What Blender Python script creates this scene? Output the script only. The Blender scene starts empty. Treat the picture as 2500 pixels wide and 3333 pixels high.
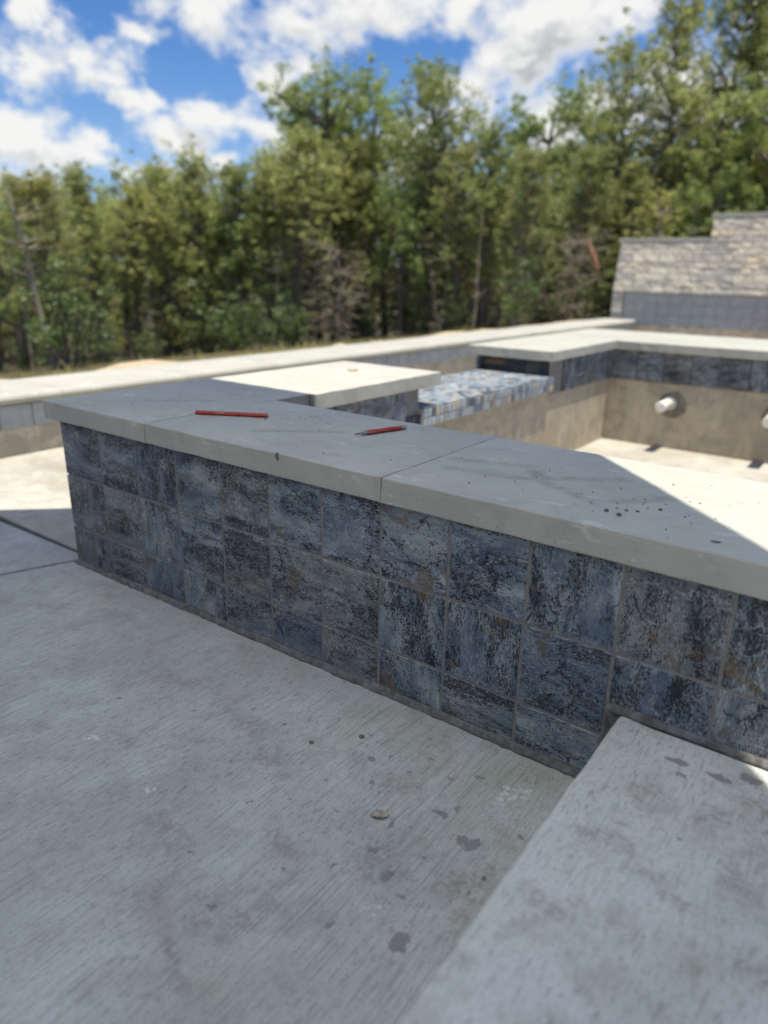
import bpy, bmesh, math, random
import numpy as np
from mathutils import Vector, Matrix, Euler, noise as mnoise

random.seed(7); rng = np.random.default_rng(11)
sc = bpy.context.scene
C = sc.collection
U = 0.15                      # one wall tile (six inches) is the working unit; every builder below takes units
Z0 = 1.8
def P(x, y, z): return Vector((x*U, y*U, (z+Z0)*U))

# ------------------------------------------------------------------ camera
CAMP = (4.80585, -6.47110, 3.63663)
AX_R = Vector((0.801112, 0.598171, 0.020262)); AX_U = Vector((-0.209999, 0.249221, 0.945404)); AX_F = Vector((-0.560464, 0.761630, -0.325270))
FPX = 2264.98
cam = bpy.data.cameras.new('camera'); camo = bpy.data.objects.new('camera', cam); C.objects.link(camo)
m = Matrix((AX_R, AX_U, -AX_F)).transposed().to_4x4(); m.translation = P(*CAMP); camo.matrix_world = m
cam.sensor_fit = 'HORIZONTAL'; cam.sensor_width = 36; cam.lens = 36*FPX/2500
cam.clip_start = 0.02; cam.clip_end = 3000
cam.dof.use_dof = True; cam.dof.focus_distance = 1.30; cam.dof.aperture_fstop = 2.9
sc.camera = camo

# ------------------------------------------------------------------ light
SUN = Vector((0.13, -0.065, 1.0)).normalized()
world = bpy.data.worlds.new('World'); sc.world = world; world.use_nodes = True
sun = bpy.data.lights.new('sun', 'SUN'); sun.energy = 2.0; sun.angle = math.radians(0.5); sun.color = (1.0, 0.93, 0.80)
so = bpy.data.objects.new('sun', sun); C.objects.link(so); so.rotation_euler = SUN.to_track_quat('Z', 'Y').to_euler(); so.location = (0, 0, 30)
vs = sc.view_settings; vs.view_transform = 'Standard'; vs.look = 'None'; vs.gamma = 1; vs.use_curve_mapping = False
vs.exposure = 1.83
SKY_STRENGTH = 0.15

# ------------------------------------------------------------------ node helper
class NT:
    def __init__(s, tree): s.t = tree; s.n = tree.nodes; s.l = tree.links
    def put(s, sock, v):
        if v is None: return
        if isinstance(v, bpy.types.NodeSocket): s.l.new(v, sock)
        else:
            if isinstance(v, (tuple, list)) and sock.type == 'RGBA' and len(v) == 3: v = (*v, 1)
            sock.default_value = v
    def math(s, op, a, b=None, c=None, clamp=False):
        n = s.n.new('ShaderNodeMath'); n.operation = op; n.use_clamp = clamp
        for i, v in enumerate((a, b, c)): s.put(n.inputs[i], v)
        return n.outputs[0]
    def vec(s, op, a, b=None, out=0):
        n = s.n.new('ShaderNodeVectorMath'); n.operation = op
        s.put(n.inputs[0], a)
        if op == 'SCALE': s.put(n.inputs[3], b)
        else: s.put(n.inputs[1], b)
        return n.outputs[1] if op in ('LENGTH', 'DISTANCE', 'DOT_PRODUCT') else n.outputs[0]
    def noise(s, v, scale, detail=4, rough=.55, dist=0, col=False):
        n = s.n.new('ShaderNodeTexNoise'); s.put(n.inputs['Vector'], v)
        for k, x in (('Scale', scale), ('Detail', detail), ('Roughness', rough), ('Distortion', dist)): s.put(n.inputs[k], x)
        return n.outputs['Color'] if col else n.outputs[0]
    def voro(s, v, scale, feat='F1', out=0, rand=1):
        n = s.n.new('ShaderNodeTexVoronoi'); n.feature = feat; s.put(n.inputs['Vector'], v); s.put(n.inputs['Scale'], scale)
        s.put(n.inputs['Randomness'], rand)
        return n.outputs[out]
    def step(s, v, a, b, lo=0., hi=1.):
        n = s.n.new('ShaderNodeMapRange'); n.interpolation_type = 'SMOOTHSTEP'
        for i, x in enumerate((v, a, b, lo, hi)): s.put(n.inputs[i], x)
        return n.outputs[0]
    def mix(s, f, a, b, blend='MIX'):
        n = s.n.new('ShaderNodeMix'); n.data_type = 'RGBA'; n.blend_type = blend
        s.put(n.inputs[0], f); s.put(n.inputs[6], a); s.put(n.inputs[7], b); return n.outputs[2]
    def ramp(s, f, stops, const=False):
        n = s.n.new('ShaderNodeValToRGB'); r = n.color_ramp
        if const: r.interpolation = 'CONSTANT'
        while len(r.elements) < len(stops): r.elements.new(.5)
        for e, (p, c) in zip(r.elements, stops): e.position = p; e.color = (*c, 1)
        s.put(n.inputs[0], f); return n.outputs[0]
    def xyz(s, x, y, z):
        n = s.n.new('ShaderNodeCombineXYZ')
        for i, v in enumerate((x, y, z)): s.put(n.inputs[i], v)
        return n.outputs[0]
    def sep(s, v):
        n = s.n.new('ShaderNodeSeparateXYZ'); s.put(n.inputs[0], v); return n.outputs
    def bump(s, h, strength=.3, dist=.001):
        n = s.n.new('ShaderNodeBump'); s.put(n.inputs['Height'], h); n.inputs['Strength'].default_value = strength; n.inputs['Distance'].default_value = dist
        return n.outputs[0]
def material(name):
    mt = bpy.data.materials.new(name); mt.use_nodes = True; k = NT(mt.node_tree)
    b = k.n['Principled BSDF']; b.inputs['Specular IOR Level'].default_value = .3
    tc = k.n.new('ShaderNodeTexCoord'); oi = k.n.new('ShaderNodeObjectInfo')
    off = k.vec('SCALE', (37.1, 91.7, 53.3), oi.outputs['Random'])
    k.obj = tc.outputs['Object']; k.pos = k.n.new('ShaderNodeNewGeometry').outputs['Position']
    k.loc = k.vec('ADD', k.obj, off); k.rnd = oi.outputs['Random']; k.b = b
    return mt, k
def finish(k, col, rough=.8, bump=None, bs=.3, bd=.001):
    k.put(k.b.inputs['Base Color'], col); k.put(k.b.inputs['Roughness'], rough)
    if bump is not None: k.put(k.b.inputs['Normal'], k.bump(bump, bs, bd))

# ------------------------------------------------------------------ sky with clouds (directions in azimuth / elevation)
def pixdir(px, py):            # display column,row of the photograph (1659 wide) to a world direction, used only to measure
    x, y = px*1.50693, py*1.50693
    return (AX_F + AX_R*((x-1250)/FPX) - AX_U*((y-1666.5)/FPX)).normalized()
def build_sky():
    k = NT(world.node_tree); bg = k.n['Background']; bg.inputs['Strength'].default_value = SKY_STRENGTH
    sky = k.n.new('ShaderNodeTexSky'); sky.sky_type = 'NISHITA'; sky.sun_disc = False
    sky.sun_elevation = math.asin(SUN.z); sky.sun_rotation = math.atan2(SUN.x, SUN.y)
    sky.air_density = 1.0; sky.dust_density = .3; sky.ozone_density = 3.0
    d = k.n.new('ShaderNodeTexCoord').outputs['Generated']
    x, y, z = k.sep(d)
    az = k.math('ARCTAN2', x, y); el = k.math('ARCSINE', z)
    # cumulus heaps seen above the tree line: (column, row, half width, half height) in the photograph
    heaps = [(60,150,120,62),(180,150,110,70),(235,175,70,38),(30,295,85,58),(85,28,46,36),(300,78,70,38),(470,40,130,75),(640,45,150,75),
             (820,20,190,70),(1000,30,150,60),(1180,55,190,85),(1330,30,160,75),(297,228,62,30),(455,245,110,58),(560,260,120,60),(620,190,70,75),
             (235,318,95,34),(390,300,120,42),(200,350,120,34),(330,372,150,40),(505,350,60,26),(40,372,90,26),(1025,190,110,95),(1130,130,70,40),(1000,270,110,60),
             (1640,20,70,60),(700,330,160,60),(900,300,170,70),(1250,250,200,90),(1500,200,200,120),
             (-180,120,170,80),(-150,300,150,60),(1850,120,200,110),(1900,330,220,70)]
    wp = k.noise(k.xyz(az, k.math('MULTIPLY', el, 1.3), 8.0), 13, 5, .6, col=True); wps = k.sep(wp)
    def field(el_):
        azw = k.math('MULTIPLY_ADD', k.math('SUBTRACT', wps[0], .5), .16, az); elw = k.math('MULTIPLY_ADD', k.math('SUBTRACT', wps[1], .5), .10, el_)
        n1 = k.noise(k.xyz(az, k.math('MULTIPLY', el_, 1.35), 0.0), 9.5, 9, .62, .3)
        n2 = k.noise(k.xyz(az, k.math('MULTIPLY', el_, 1.2), 3.0), 4.0, 4, .5)
        f = None
        for (px, py, rx, ry) in heaps:
            v = pixdir(px, py); a0 = math.atan2(v.x, v.y); e0 = math.asin(v.z)
            sa = rx*1.507/FPX/math.cos(e0); se = ry*1.507/FPX
            dx = k.math('MULTIPLY', k.math('SUBTRACT', azw, a0), 1/sa); dy = k.math('MULTIPLY', k.math('SUBTRACT', elw, e0), 1/se)
            r2 = k.math('MULTIPLY_ADD', dx, dx, k.math('MULTIPLY', dy, dy))
            g = k.math('SUBTRACT', 1.0, k.math('SQRT', r2))
            f = g if f is None else k.math('SMOOTH_MAX', f, g, .25)
        # the same broken cloud cover goes on round the rest of the sky
        v = pixdir(829, 200); a0 = math.atan2(v.x, v.y)
        da = k.math('ABSOLUTE', k.math('SUBTRACT', az, a0))
        out = k.math('MAXIMUM', k.step(da, .62, .85), k.step(el_, .36, .55))
        gen = k.math('MULTIPLY_ADD', n2, 3.2, -1.65)
        f = k.math('ADD', k.math('MULTIPLY', k.math('MAXIMUM', f, -1.0), k.math('SUBTRACT', 1.0, out)), k.math('MULTIPLY', gen, out))
        return k.math('ADD', f, k.math('MULTIPLY_ADD', n1, 2.9, -1.62))
    f0 = field(el); f1 = field(k.math('ADD', el, .030))
    dens = k.step(f0, -.16, .62)
    lit = k.step(k.math('SUBTRACT', f0, f1), -.30, .50)
    body = k.step(f0, .15, .95)
    shade = k.math('MULTIPLY', k.math('MULTIPLY_ADD', lit, -1.0, 1.0), body, clamp=True)
    cl = k.mix(shade, (1.72, 1.73, 1.70), (.86, .91, .97))
    # low haze whitens the air towards the horizon
    hz = k.step(el, .30, .0)
    blue = k.mix(k.math('MULTIPLY', hz, .42), k.mix(1.0, sky.outputs[0], (.105, .168, .245), 'MULTIPLY'), (1.0, 1.3, 1.65))
    col = k.mix(dens, blue, cl)
    gnd = k.step(z, -.02, .0)
    k.put(bg.inputs['Color'], k.mix(gnd, (.6, .56, .5), col))
build_sky()

# ------------------------------------------------------------------ object helpers
def tag(o, label=None, cat=None, group=None, kind=None):
    for a, v in (('label', label), ('category', cat), ('group', group), ('kind', kind)):
        if v: o[a] = v
    return o
def thing(name, label, cat, loc, rz=0, group=None):
    o = bpy.data.objects.new(name, None); C.objects.link(o); o.location = loc; o.rotation_euler = (0, 0, rz); o.empty_display_size = .1
    return tag(o, label, cat, group)
def obj(name, me, mat=None, parent=None, loc=None, rot=None):
    """link a mesh; loc is in world metres, turned into the parent's frame when the parent is an unrotated Empty"""
    o = bpy.data.objects.new(name, me); C.objects.link(o)
    if mat and not me.materials: me.materials.append(mat)
    l = Vector(loc) if loc is not None else Vector((0, 0, 0))
    if parent:
        o.parent = parent
        q = parent; acc = Vector((0, 0, 0))
        while q: acc += q.location; q = q.parent
        l = l - acc
    o.location = l
    if rot: o.rotation_euler = rot
    return o
def mesh_bm(bm, name='mesh', smooth=False):
    me = bpy.data.meshes.new(name); bm.normal_update(); bm.to_mesh(me); bm.free()
    if smooth: me.polygons.foreach_set('use_smooth', [True]*len(me.polygons))
    return me
def mesh_np(V, F, name='mesh', smooth=False):
    me = bpy.data.meshes.new(name); V = np.asarray(V, np.float32); F = np.asarray(F, np.int32)
    me.vertices.add(len(V)); me.vertices.foreach_set('co', V.ravel())
    k = F.shape[1]; me.loops.add(F.size); me.loops.foreach_set('vertex_index', F.ravel())
    me.polygons.add(len(F)); me.polygons.foreach_set('loop_start', np.arange(0, F.size, k, dtype=np.int32)); me.polygons.foreach_set('loop_total', np.full(len(F), k, np.int32))
    if smooth: me.polygons.foreach_set('use_smooth', np.ones(len(F), bool))
    me.update(calc_edges=True); return me
def box_bm(dx, dy, dz, bev=.0, seg=1, cuts=0, jit=0., seed=0):
    """box with its lower corner at the origin, sizes in metres"""
    bm = bmesh.new(); bmesh.ops.create_cube(bm, size=1)
    for v in bm.verts: v.co = Vector(((v.co.x+.5)*dx, (v.co.y+.5)*dy, (v.co.z+.5)*dz))
    if bev: bmesh.ops.bevel(bm, geom=bm.edges[:], offset=bev, segments=seg, affect='EDGES', profile=.6)
    if cuts:
        for ax, L in ((0, dx), (1, dy)):
            n = max(1, int(L/cuts))
            for i in range(1, n):
                co = Vector((0, 0, 0)); co[ax] = L*i/n; no = Vector((0, 0, 0)); no[ax] = 1
                bmesh.ops.bisect_plane(bm, geom=bm.verts[:]+bm.edges[:]+bm.faces[:], plane_co=co, plane_no=no)
    if jit:
        for v in bm.verts:
            q = v.co*23 + Vector((seed*3.1, seed*7.7, 0))
            q2 = v.co*90 + Vector((seed*1.1, 0, seed))
            v.co += Vector((mnoise.noise(q)+.5*mnoise.noise(q2), mnoise.noise(q+Vector((9, 0, 0)))+.5*mnoise.noise(q2+Vector((5, 0, 0))), (mnoise.noise(q+Vector((0, 9, 0)))+.5*mnoise.noise(q2+Vector((0, 4, 0))))*.7))*jit
    return bm
def ubox(name, x0, y0, z0, x1, y1, z1, mat, parent, bev=0., cuts=0, jit=0., seed=0, seg=1):
    me = mesh_bm(box_bm((x1-x0)*U, (y1-y0)*U, (z1-z0)*U, bev, seg, cuts, jit, seed), name)
    return obj(name, me, mat, parent, P(x0, y0, z0))
def tube_np(pts, rad, n=6):
    """tapered tube through pts (m) as vertex / quad arrays"""
    pts = np.asarray(pts, float); T = np.gradient(pts, axis=0); T /= np.linalg.norm(T, axis=1)[:, None]+1e-9
    ref = np.array([0., 0, 1.]) if abs(T[0][2]) < .9 else np.array([1., 0, 0])
    A = np.cross(T, ref); A /= np.linalg.norm(A, axis=1)[:, None]+1e-9; B = np.cross(T, A)
    an = np.arange(n)*2*math.pi/n; rad = np.asarray(rad, float)[:, None, None]
    V = pts[:, None]+rad*(np.cos(an)[None, :, None]*A[:, None]+np.sin(an)[None, :, None]*B[:, None])
    m_ = len(pts); i = np.arange(m_-1)[:, None]*n; j = np.arange(n)[None]
    F = np.stack([i+j, i+(j+1) % n, i+n+(j+1) % n, i+n+j], -1).reshape(-1, 4)
    return V.reshape(-1, 3), F
def join_np(parts):
    Vs, Fs, o = [], [], 0
    for V, F in parts: Vs.append(V); Fs.append(F+o); o += len(V)
    return np.concatenate(Vs), np.concatenate(Fs)

# ------------------------------------------------------------------ materials
def stains(k, pos, spots, wob=.02, nscale=26):
    """irregular blots of dried mortar or dirt on a slab, spots = (x, y, rx, ry) in units"""
    nz = k.vec('SUBTRACT', k.noise(pos, nscale, 5, .65, col=True), (.5, .5, .5))
    p = k.vec('MULTIPLY', k.vec('ADD', pos, k.vec('SCALE', nz, wob*2.6)), (1, 1, 0)); f = None
    for (x, y, rx, ry) in spots:
        d = k.vec('LENGTH', k.vec('MULTIPLY', k.vec('SUBTRACT', p, (x*U, y*U, 0)), (1/(rx*U), 1/(ry*U), 0)))
        f = d if f is None else k.math('MINIMUM', f, d)
    return f
def mat_deck(name, base, spots_dark, spots_white, spots_brown, broom=1.0):
    mt, k = material(name); p = k.pos
    big = k.noise(p, 2.6, 6, .62); mid = k.noise(p, 13, 6, .68, .4)
    s = k.sep(p); wv = k.math('MULTIPLY', k.noise(p, 1.2, 1), .025)
    pb = k.xyz(k.math('ADD', s[0], wv), k.math('MULTIPLY', s[1], .016), 0.0)
    br = k.noise(pb, 330, 3, .8); br2 = k.noise(pb, 110, 4, .75); pb2 = k.xyz(k.math('ADD', s[0], wv), k.math('MULTIPLY', s[1], .22), 0.0)
    spk = k.noise(pb2, 190, 4, .75); grain = k.noise(p, 300, 3, .7)
    B = lambda a, b_, c: (base[0]*a, base[1]*b_, base[2]*c)
    col = k.mix(k.step(big, .30, .70), B(.80, .80, .81), B(1.12, 1.13, 1.13))
    col = k.mix(k.math('MULTIPLY', k.step(mid, .47, .70), .7), col, B(.72, .69, .63))
    col = k.mix(k.math('MULTIPLY', k.step(k.noise(p, 6.5, 6, .72, .8), .52, .70), .55), col, B(1.22, 1.25, 1.29))
    col = k.mix(k.math('MULTIPLY', k.step(k.noise(p, 4.3, 4, .62), .54, .72), .55), col, B(.80, .83, .66))
    col = k.mix(k.math('MULTIPLY', k.step(k.noise(k.vec('ADD', p, (7, 3, 0)), 5.2, 5, .65), .54, .74), .5), col, B(.80, .72, .70))
    # broom strokes and exposed grain
    wear = k.step(k.noise(p, 5, 4, .65), .36, .64)
    col = k.mix(k.math('MULTIPLY', k.step(br, .50, .64), k.math('MULTIPLY_ADD', wear, .60*broom, .10*broom)), col, B(.46, .46, .48))
    col = k.mix(k.math('MULTIPLY', k.step(br2, .52, .66), k.math('MULTIPLY', wear, .24*broom)), col, B(.62, .62, .64))
    col = k.mix(k.math('MULTIPLY', k.step(br2, .46, .34), .14*broom), col, B(1.3, 1.3, 1.3))
    col = k.mix(k.math('MULTIPLY', k.step(spk, .50, .66), k.math('MULTIPLY_ADD', k.math('SUBTRACT', 1.0, wear), .45, .35)), col, B(.46, .46, .46))
    col = k.mix(k.math('MULTIPLY', k.step(grain, .52, .66), .45), col, B(.48, .48, .48))
    col = k.mix(k.math('MULTIPLY', k.step(k.noise(p, 330, 2, .6), .60, .72), .30), col, B(1.45, 1.45, 1.45))
    pit = k.voro(p, 75); col = k.mix(k.math('MULTIPLY', k.step(pit, .085, .03), k.step(k.noise(p, 9, 2), .50, .56)), col, (.045, .045, .042))
    if spots_brown:
        d = stains(k, p, spots_brown, .085, 11); col = k.mix(k.math('MULTIPLY', k.step(d, 1.35, .2), k.math('MULTIPLY_ADD', k.step(k.noise(p, 110, 4, .75), .42, .6), .46, .16)), col, (base[0]*.5, base[1]*.45, base[2]*.37))
    if spots_white:
        d = stains(k, p, spots_white, .03, 50); col = k.mix(k.math('MULTIPLY', k.step(d, 1.0, .8), k.step(k.noise(p, 130, 4, .7), .38, .6)), col, (.56, .57, .56))
    if spots_dark:
        d = stains(k, p, spots_dark, .012, 60); msk = k.step(d, 1.10, .80); col = k.mix(k.math('MULTIPLY', msk, .80), col, (.185, .178, .187))
    h = k.math('ADD', k.math('MULTIPLY', br, k.math('MULTIPLY_ADD', wear, .6*broom, .2)), k.math('MULTIPLY', grain, .5))
    finish(k, col, .82, h, .5, .001)
    return mt
DARKS = [(2.40,-2.88,.075,.11),(2.44,-2.93,.05,.05),(2.25,-1.60,.085,.06),(2.37,-1.57,.07,.11),(1.58,-1.86,.03,.03),(1.56,-1.80,.02,.02),(.04,-1.35,.045,.04),(.45,-.90,.05,.022),(.50,-.82,.04,.02),
         (2.02,-1.25,.035,.05),(1.04,-1.47,.03,.05),(-.46,-1.33,.02,.02),(.80,-1.17,.05,.035),(.60,-1.02,.02,.02),(-1.59,-1.78,.022,.02),(1.90,-1.42,.10,.03),(1.93,-2.38,.055,.07),(1.62,-2.22,.05,.035),
         (1.28,-1.1,.03,.02),(1.02,-2.05,.025,.02),(.62,-1.75,.03,.02),(1.2,-1.55,.02,.02),(1.45,-2.6,.025,.04),(2.15,-2.5,.03,.02),(.25,-3.3,.03,.03),(-.3,-2.3,.02,.02),(1.85,-3.1,.03,.05),(.5,-2.2,.02,.015),(2.7,-1.2,.03,.03),(-1.0,-1.3,.03,.015),(.95,-1.0,.03,.02),(1.95,-.7,.05,.03),(1.15,-.45,.04,.02),(-2.6,-2.2,.03,.03),(.0,-.8,.03,.02),(1.75,-1.75,.02,.03),(.2,-2.5,.02,.03),(2.62,-2.1,.02,.04),(1.1,-2.9,.03,.02),(.9,-3.6,.05,.04),(2.08,-2.02,.03,.02),(1.35,-.75,.035,.02),(1.7,-.9,.04,.02)]
WHITES = [(-.76,-3.0,.08,.06),(2.47,-.62,.10,.12),(2.3,-.75,.10,.16),(-1.3,-2.1,.05,.03),(.35,-2.75,.03,.03),(2.05,-2.75,.07,.03),(-2.1,-2.9,.05,.05),(.15,-1.05,.03,.02)]
BROWNS = [(-.1,-1.9,.35,.2),(.9,-3.6,.3,.2),(.3,-3.9,.2,.22),(1.25,-3.5,.3,.22),(-.9,-1.6,.45,.18),(1.75,-2.2,.3,.35),(2.55,-2.05,.18,.4),(1.0,-4.1,.5,.15),(-1.8,-2.6,.35,.2),(-.2,-3.4,.35,.16),(.8,-2.6,.22,.2),(1.5,-1.3,.3,.3),(-2.5,-1.4,.6,.25)]
M_deck = mat_deck('broomed_concrete', (.432, .438, .418), DARKS, WHITES, BROWNS, 1.0)
SD = [(4.45,-.30,.10,.05),(4.22,-.46,.10,.05),(3.93,-.63,.06,.04),(3.85,-.45,.09,.05),(4.7,-.9,.02,.02),(4.12,-1.45,.02,.02),(4.82,-1.1,.03,.03)]
SB = [(4.6,-.5,.4,.2),(4.3,-1.0,.2,.25),(3.8,-1.1,.18,.5),(4.7,-1.5,.25,.4),(4.2,-2.0,.35,.2),(3.6,-1.8,.2,.3),(4.9,-2.2,.3,.2),(3.55,-2.5,.25,.2),(4.5,-2.6,.3,.25),(3.3,-1.2,.06,.2)]
M_step = mat_deck('smooth_step_concrete', (.52, .52, .485), SD, [(3.72,-1.62,.04,.10),(3.75,-1.35,.05,.05)], SB, .45)
M_pool = mat_deck('pool_floor_cement', (.43, .41, .36), None, None, [(-12.5,2.5,1.2,.4),(-14,3.5,1.5,.5),(-10,4,1,.6)], .35)

def mat_coping():
    mt, k = material('cast_limestone'); p = k.loc
    s = k.sep(p)
    big = k.noise(p, 3.5, 5, .6); mid = k.noise(p, 17, 6, .65, .5)
    col = k.mix(k.step(big, .33, .67), (.385, .378, .332), (.44, .432, .382))
    col = k.mix(k.math('MULTIPLY', k.step(mid, .48, .70), .45), col, (.32, .312, .275))
    st = k.xyz(k.math('MULTIPLY', s[0], .35), s[1], s[2])
    col = k.mix(k.math('MULTIPLY', k.step(k.noise(st, 34, 5, .70, .4), .60, .65), .6), col, (.58, .57, .535))       # scuffed pale patches
    sw = k.noise(k.xyz(k.math('MULTIPLY', s[0], .18), s[1], s[2]), 190, 4, .7)
    col = k.mix(k.math('MULTIPLY', k.step(sw, .52, .66), .30), col, (.30, .297, .28))
    col = k.mix(k.math('MULTIPLY', k.step(k.noise(p, 600, 3, .7), .5, .68), .35), col, (.27, .265, .25))
    pits = k.math('MULTIPLY', k.step(k.voro(p, 62), .085, .05), k.step(k.noise(p, 21, 2), .46, .54))
    col = k.mix(pits, col, (.05, .05, .048))
    dirt = k.step(k.noise(p, 9, 6, .7, 1.2), .57, .70)
    col = k.mix(k.math('MULTIPLY', dirt, .28), col, (.27, .262, .235))
    wp = k.vec('MULTIPLY', k.vec('ADD', k.pos, k.vec('SCALE', k.vec('SUBTRACT', k.noise(k.pos, 22, 4, .6, col=True), (.5, .5, .5)), .02)), (1, 1, 0)); md = None
    for (ax, ay), (bx, by) in (((.30,1.25),(1.25,1.55)),((1.25,1.55),(1.52,1.10)),((1.52,1.12),(2.35,1.75)),((1.52,1.08),(2.38,.66)),((2.38,.66),(2.95,1.25)),((.45,.80),(1.45,1.0)),((-2.9,.7),(-1.9,1.5)),((-6.2,1.2),(-5.3,2.0))):
        A = Vector((ax*U, ay*U, 0)); D_ = Vector((bx*U, by*U, 0))-A; L2 = D_.length_squared
        t_ = k.math('MULTIPLY', k.vec('DOT_PRODUCT', k.vec('SUBTRACT', wp, tuple(A)), tuple(D_)), 1/L2, clamp=True)
        d_ = k.vec('DISTANCE', wp, k.vec('ADD', k.vec('SCALE', tuple(D_), t_), tuple(A))); md = d_ if md is None else k.math('MINIMUM', md, d_)
    col = k.mix(k.math('MULTIPLY', k.step(md, .17*U, .02*U), k.math('MULTIPLY_ADD', k.step(k.noise(p, 34, 4, .7), .35, .65), .42, .22)), col, (.235, .232, .21))
    pore = k.math('MULTIPLY', k.step(k.voro(p, 260), .16, .08), k.step(k.noise(p, 30, 3), .48, .60)); col = k.mix(k.math('MULTIPLY', pore, .7), col, (.12, .118, .11))
    h = k.math('SUBTRACT', k.math('ADD', k.math('MULTIPLY', sw, .6), k.math('MULTIPLY', mid, .8)), k.math('MULTIPLY', pits, 2.0))
    finish(k, col, k.math('MULTIPLY_ADD', mid, .25, .55), h, .35, .0012); return mt
M_cop = mat_coping()

def mat_tile(name='slate_look_tile', pale_mix=0.):
    mt, k = material(name); p = k.loc; r = k.rnd
    r2 = k.math('FRACT', k.math('MULTIPLY', r, 7.31)); r3 = k.math('FRACT', k.math('MULTIPLY', r, 13.77)); r4 = k.math('FRACT', k.math('MULTIPLY', r, 29.3))
    s = k.sep(p); swap = k.step(r2, .60, .61)
    hx = k.xyz(k.math('MULTIPLY', s[0], .45), s[1], k.math('MULTIPLY', s[2], 1.5))
    vx = k.xyz(k.math('MULTIPLY', s[0], 1.5), s[1], k.math('MULTIPLY', s[2], .5))
    n = k.n.new('ShaderNodeMix'); n.data_type = 'VECTOR'; k.put(n.inputs[0], swap); k.put(n.inputs[4], hx); k.put(n.inputs[5], vx); a = n.outputs[1]
    large = k.noise(a, 17, 6, .66, .8); mid = k.noise(a, 34, 5, .65, .6); fine = k.noise(a, 260, 4, .78); clus = k.noise(a, 11, 5, .62, .7)
    fine2 = k.noise(p, 330, 2, .7)
    base = k.ramp(large, [(.28, (.048, .074, .118)), (.44, (.115, .150, .200)), (.56, (.215, .25, .285)), (.70, (.36, .385, .40))])
    grey = k.ramp(large, [(.28, (.07, .076, .082)), (.5, (.165, .168, .163)), (.70, (.30, .295, .28))])
    base = k.mix(k.math('MULTIPLY', k.step(k.math('ADD', r3, k.math('MULTIPLY', k.noise(p, 9, 3), .6)), .62, 1.2), .75), base, grey)
    base = k.mix(k.math('MULTIPLY', k.step(r4, .84, .97), .5), base, k.mix(large, (.030, .050, .095), (.095, .13, .19)))
    spk = k.math('ADD', k.math('MULTIPLY_ADD', k.math('SUBTRACT', fine2, .5), .9, k.math('MULTIPLY_ADD', k.math('SUBTRACT', fine, .5), 1.5, .5)), k.math('MULTIPLY_ADD', k.math('SUBTRACT', clus, .5), 1.35, k.math('MULTIPLY', k.math('SUBTRACT', mid, .5), .40)))
    spk = k.math('ADD', spk, k.math('MULTIPLY', k.math('SUBTRACT', r, .5), .07))
    dk = k.step(spk, .515, .60)
    col = k.mix(k.math('MULTIPLY', dk, .94), base, (.010, .013, .018))
    lt = k.math('MULTIPLY', k.step(k.noise(k.vec('ADD', a, (3, 1, 2)), 270, 3, .8), .53, .62), k.step(k.noise(p, 16, 4, .62), .42, .60))
    col = k.mix(k.math('MULTIPLY', lt, .8), col, (.42, .44, .45))
    # hair cracks and pale veins
    wv = k.vec('SCALE', k.vec('SUBTRACT', k.noise(p, 30, 5, .7, col=True), (.5, .5, .5)), .07)
    cr = k.voro(k.vec('ADD', p, wv), 10, 'DISTANCE_TO_EDGE')
    gate = k.step(k.noise(p, 13, 2), .50, .58)
    cm = k.math('MULTIPLY', k.step(cr, .030, .008), gate); col = k.mix(cm, col, (.008, .009, .012))
    vn = k.math('ABSOLUTE', k.math('SUBTRACT', k.noise(p, 24, 5, .62, 1.5), .5))
    col = k.mix(k.math('MULTIPLY', k.step(vn, .014, .003), k.math('MULTIPLY', k.step(k.noise(p, 11, 2), .48, .56), .75)), col, (.42, .44, .45))
    # iron stained areas
    rs = k.math('MULTIPLY', k.step(k.noise(p, 12, 5, .65, .8), .575, .66), k.step(fine, .34, .52))
    col = k.mix(k.math('MULTIPLY', rs, .8), col, k.mix(k.noise(p, 60, 3), (.045, .028, .014), (.22, .145, .065)))
    if pale_mix: col = k.mix(k.math('MULTIPLY_ADD', k.noise(p, 22, 4, .6), pale_mix, pale_mix*.5), col, (.42, .43, .435))  # mottled pale grey blended over the tile colours
    h = k.math('SUBTRACT', k.math('MULTIPLY', mid, .8), k.math('ADD', k.math('MULTIPLY', dk, .5), cm))
    finish(k, col, k.math('MULTIPLY_ADD', dk, .2, .42), h, .35, .0010)
    k.b.inputs['Specular IOR Level'].default_value = .42
    return mt
M_tile = mat_tile(); M_tile_pale = mat_tile('pale_slate_tile', .7)

def mat_plain(name, base, var=.25, scale=20, rough=.85, fine=300, bs=.3, spec=.3, tint=(1, .96, .88)):
    mt, k = material(name); p = k.loc
    n1 = k.noise(p, scale, 6, .65, .4); n2 = k.noise(p, fine, 4, .7)
    lo = tuple(c*(1-var)*t for c, t in zip(base, tint)); hi = tuple(c*(1+var*.7) for c in base)
    col = k.mix(k.step(n1, .3, .7), lo, hi); col = k.mix(k.math('MULTIPLY', k.step(n2, .5, .7), .35), col, tuple(c*.55 for c in base))
    finish(k, col, rough, k.math('ADD', n1, k.math('MULTIPLY', n2, .5)), bs, .0015); k.b.inputs['Specular IOR Level'].default_value = spec
    return mt
M_grout = mat_plain('grey_grout', (.225, .222, .215), .2, 60, .9)
M_mort = mat_plain('grey_mortar', (.15, .15, .148), .45, 45, .9, 240, .6)
M_groutw = mat_plain('pale_grey_grout', (.27, .28, .29), .15, 60, .9)  # grout tone kept close to the pale tiles
M_groutp = mat_plain('pale_mosaic_grout', (.42, .40, .36), .15, 60, .9)
M_joint = mat_plain('dark_joint_filler', (.085, .084, .08), .5, 40, .95)
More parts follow.
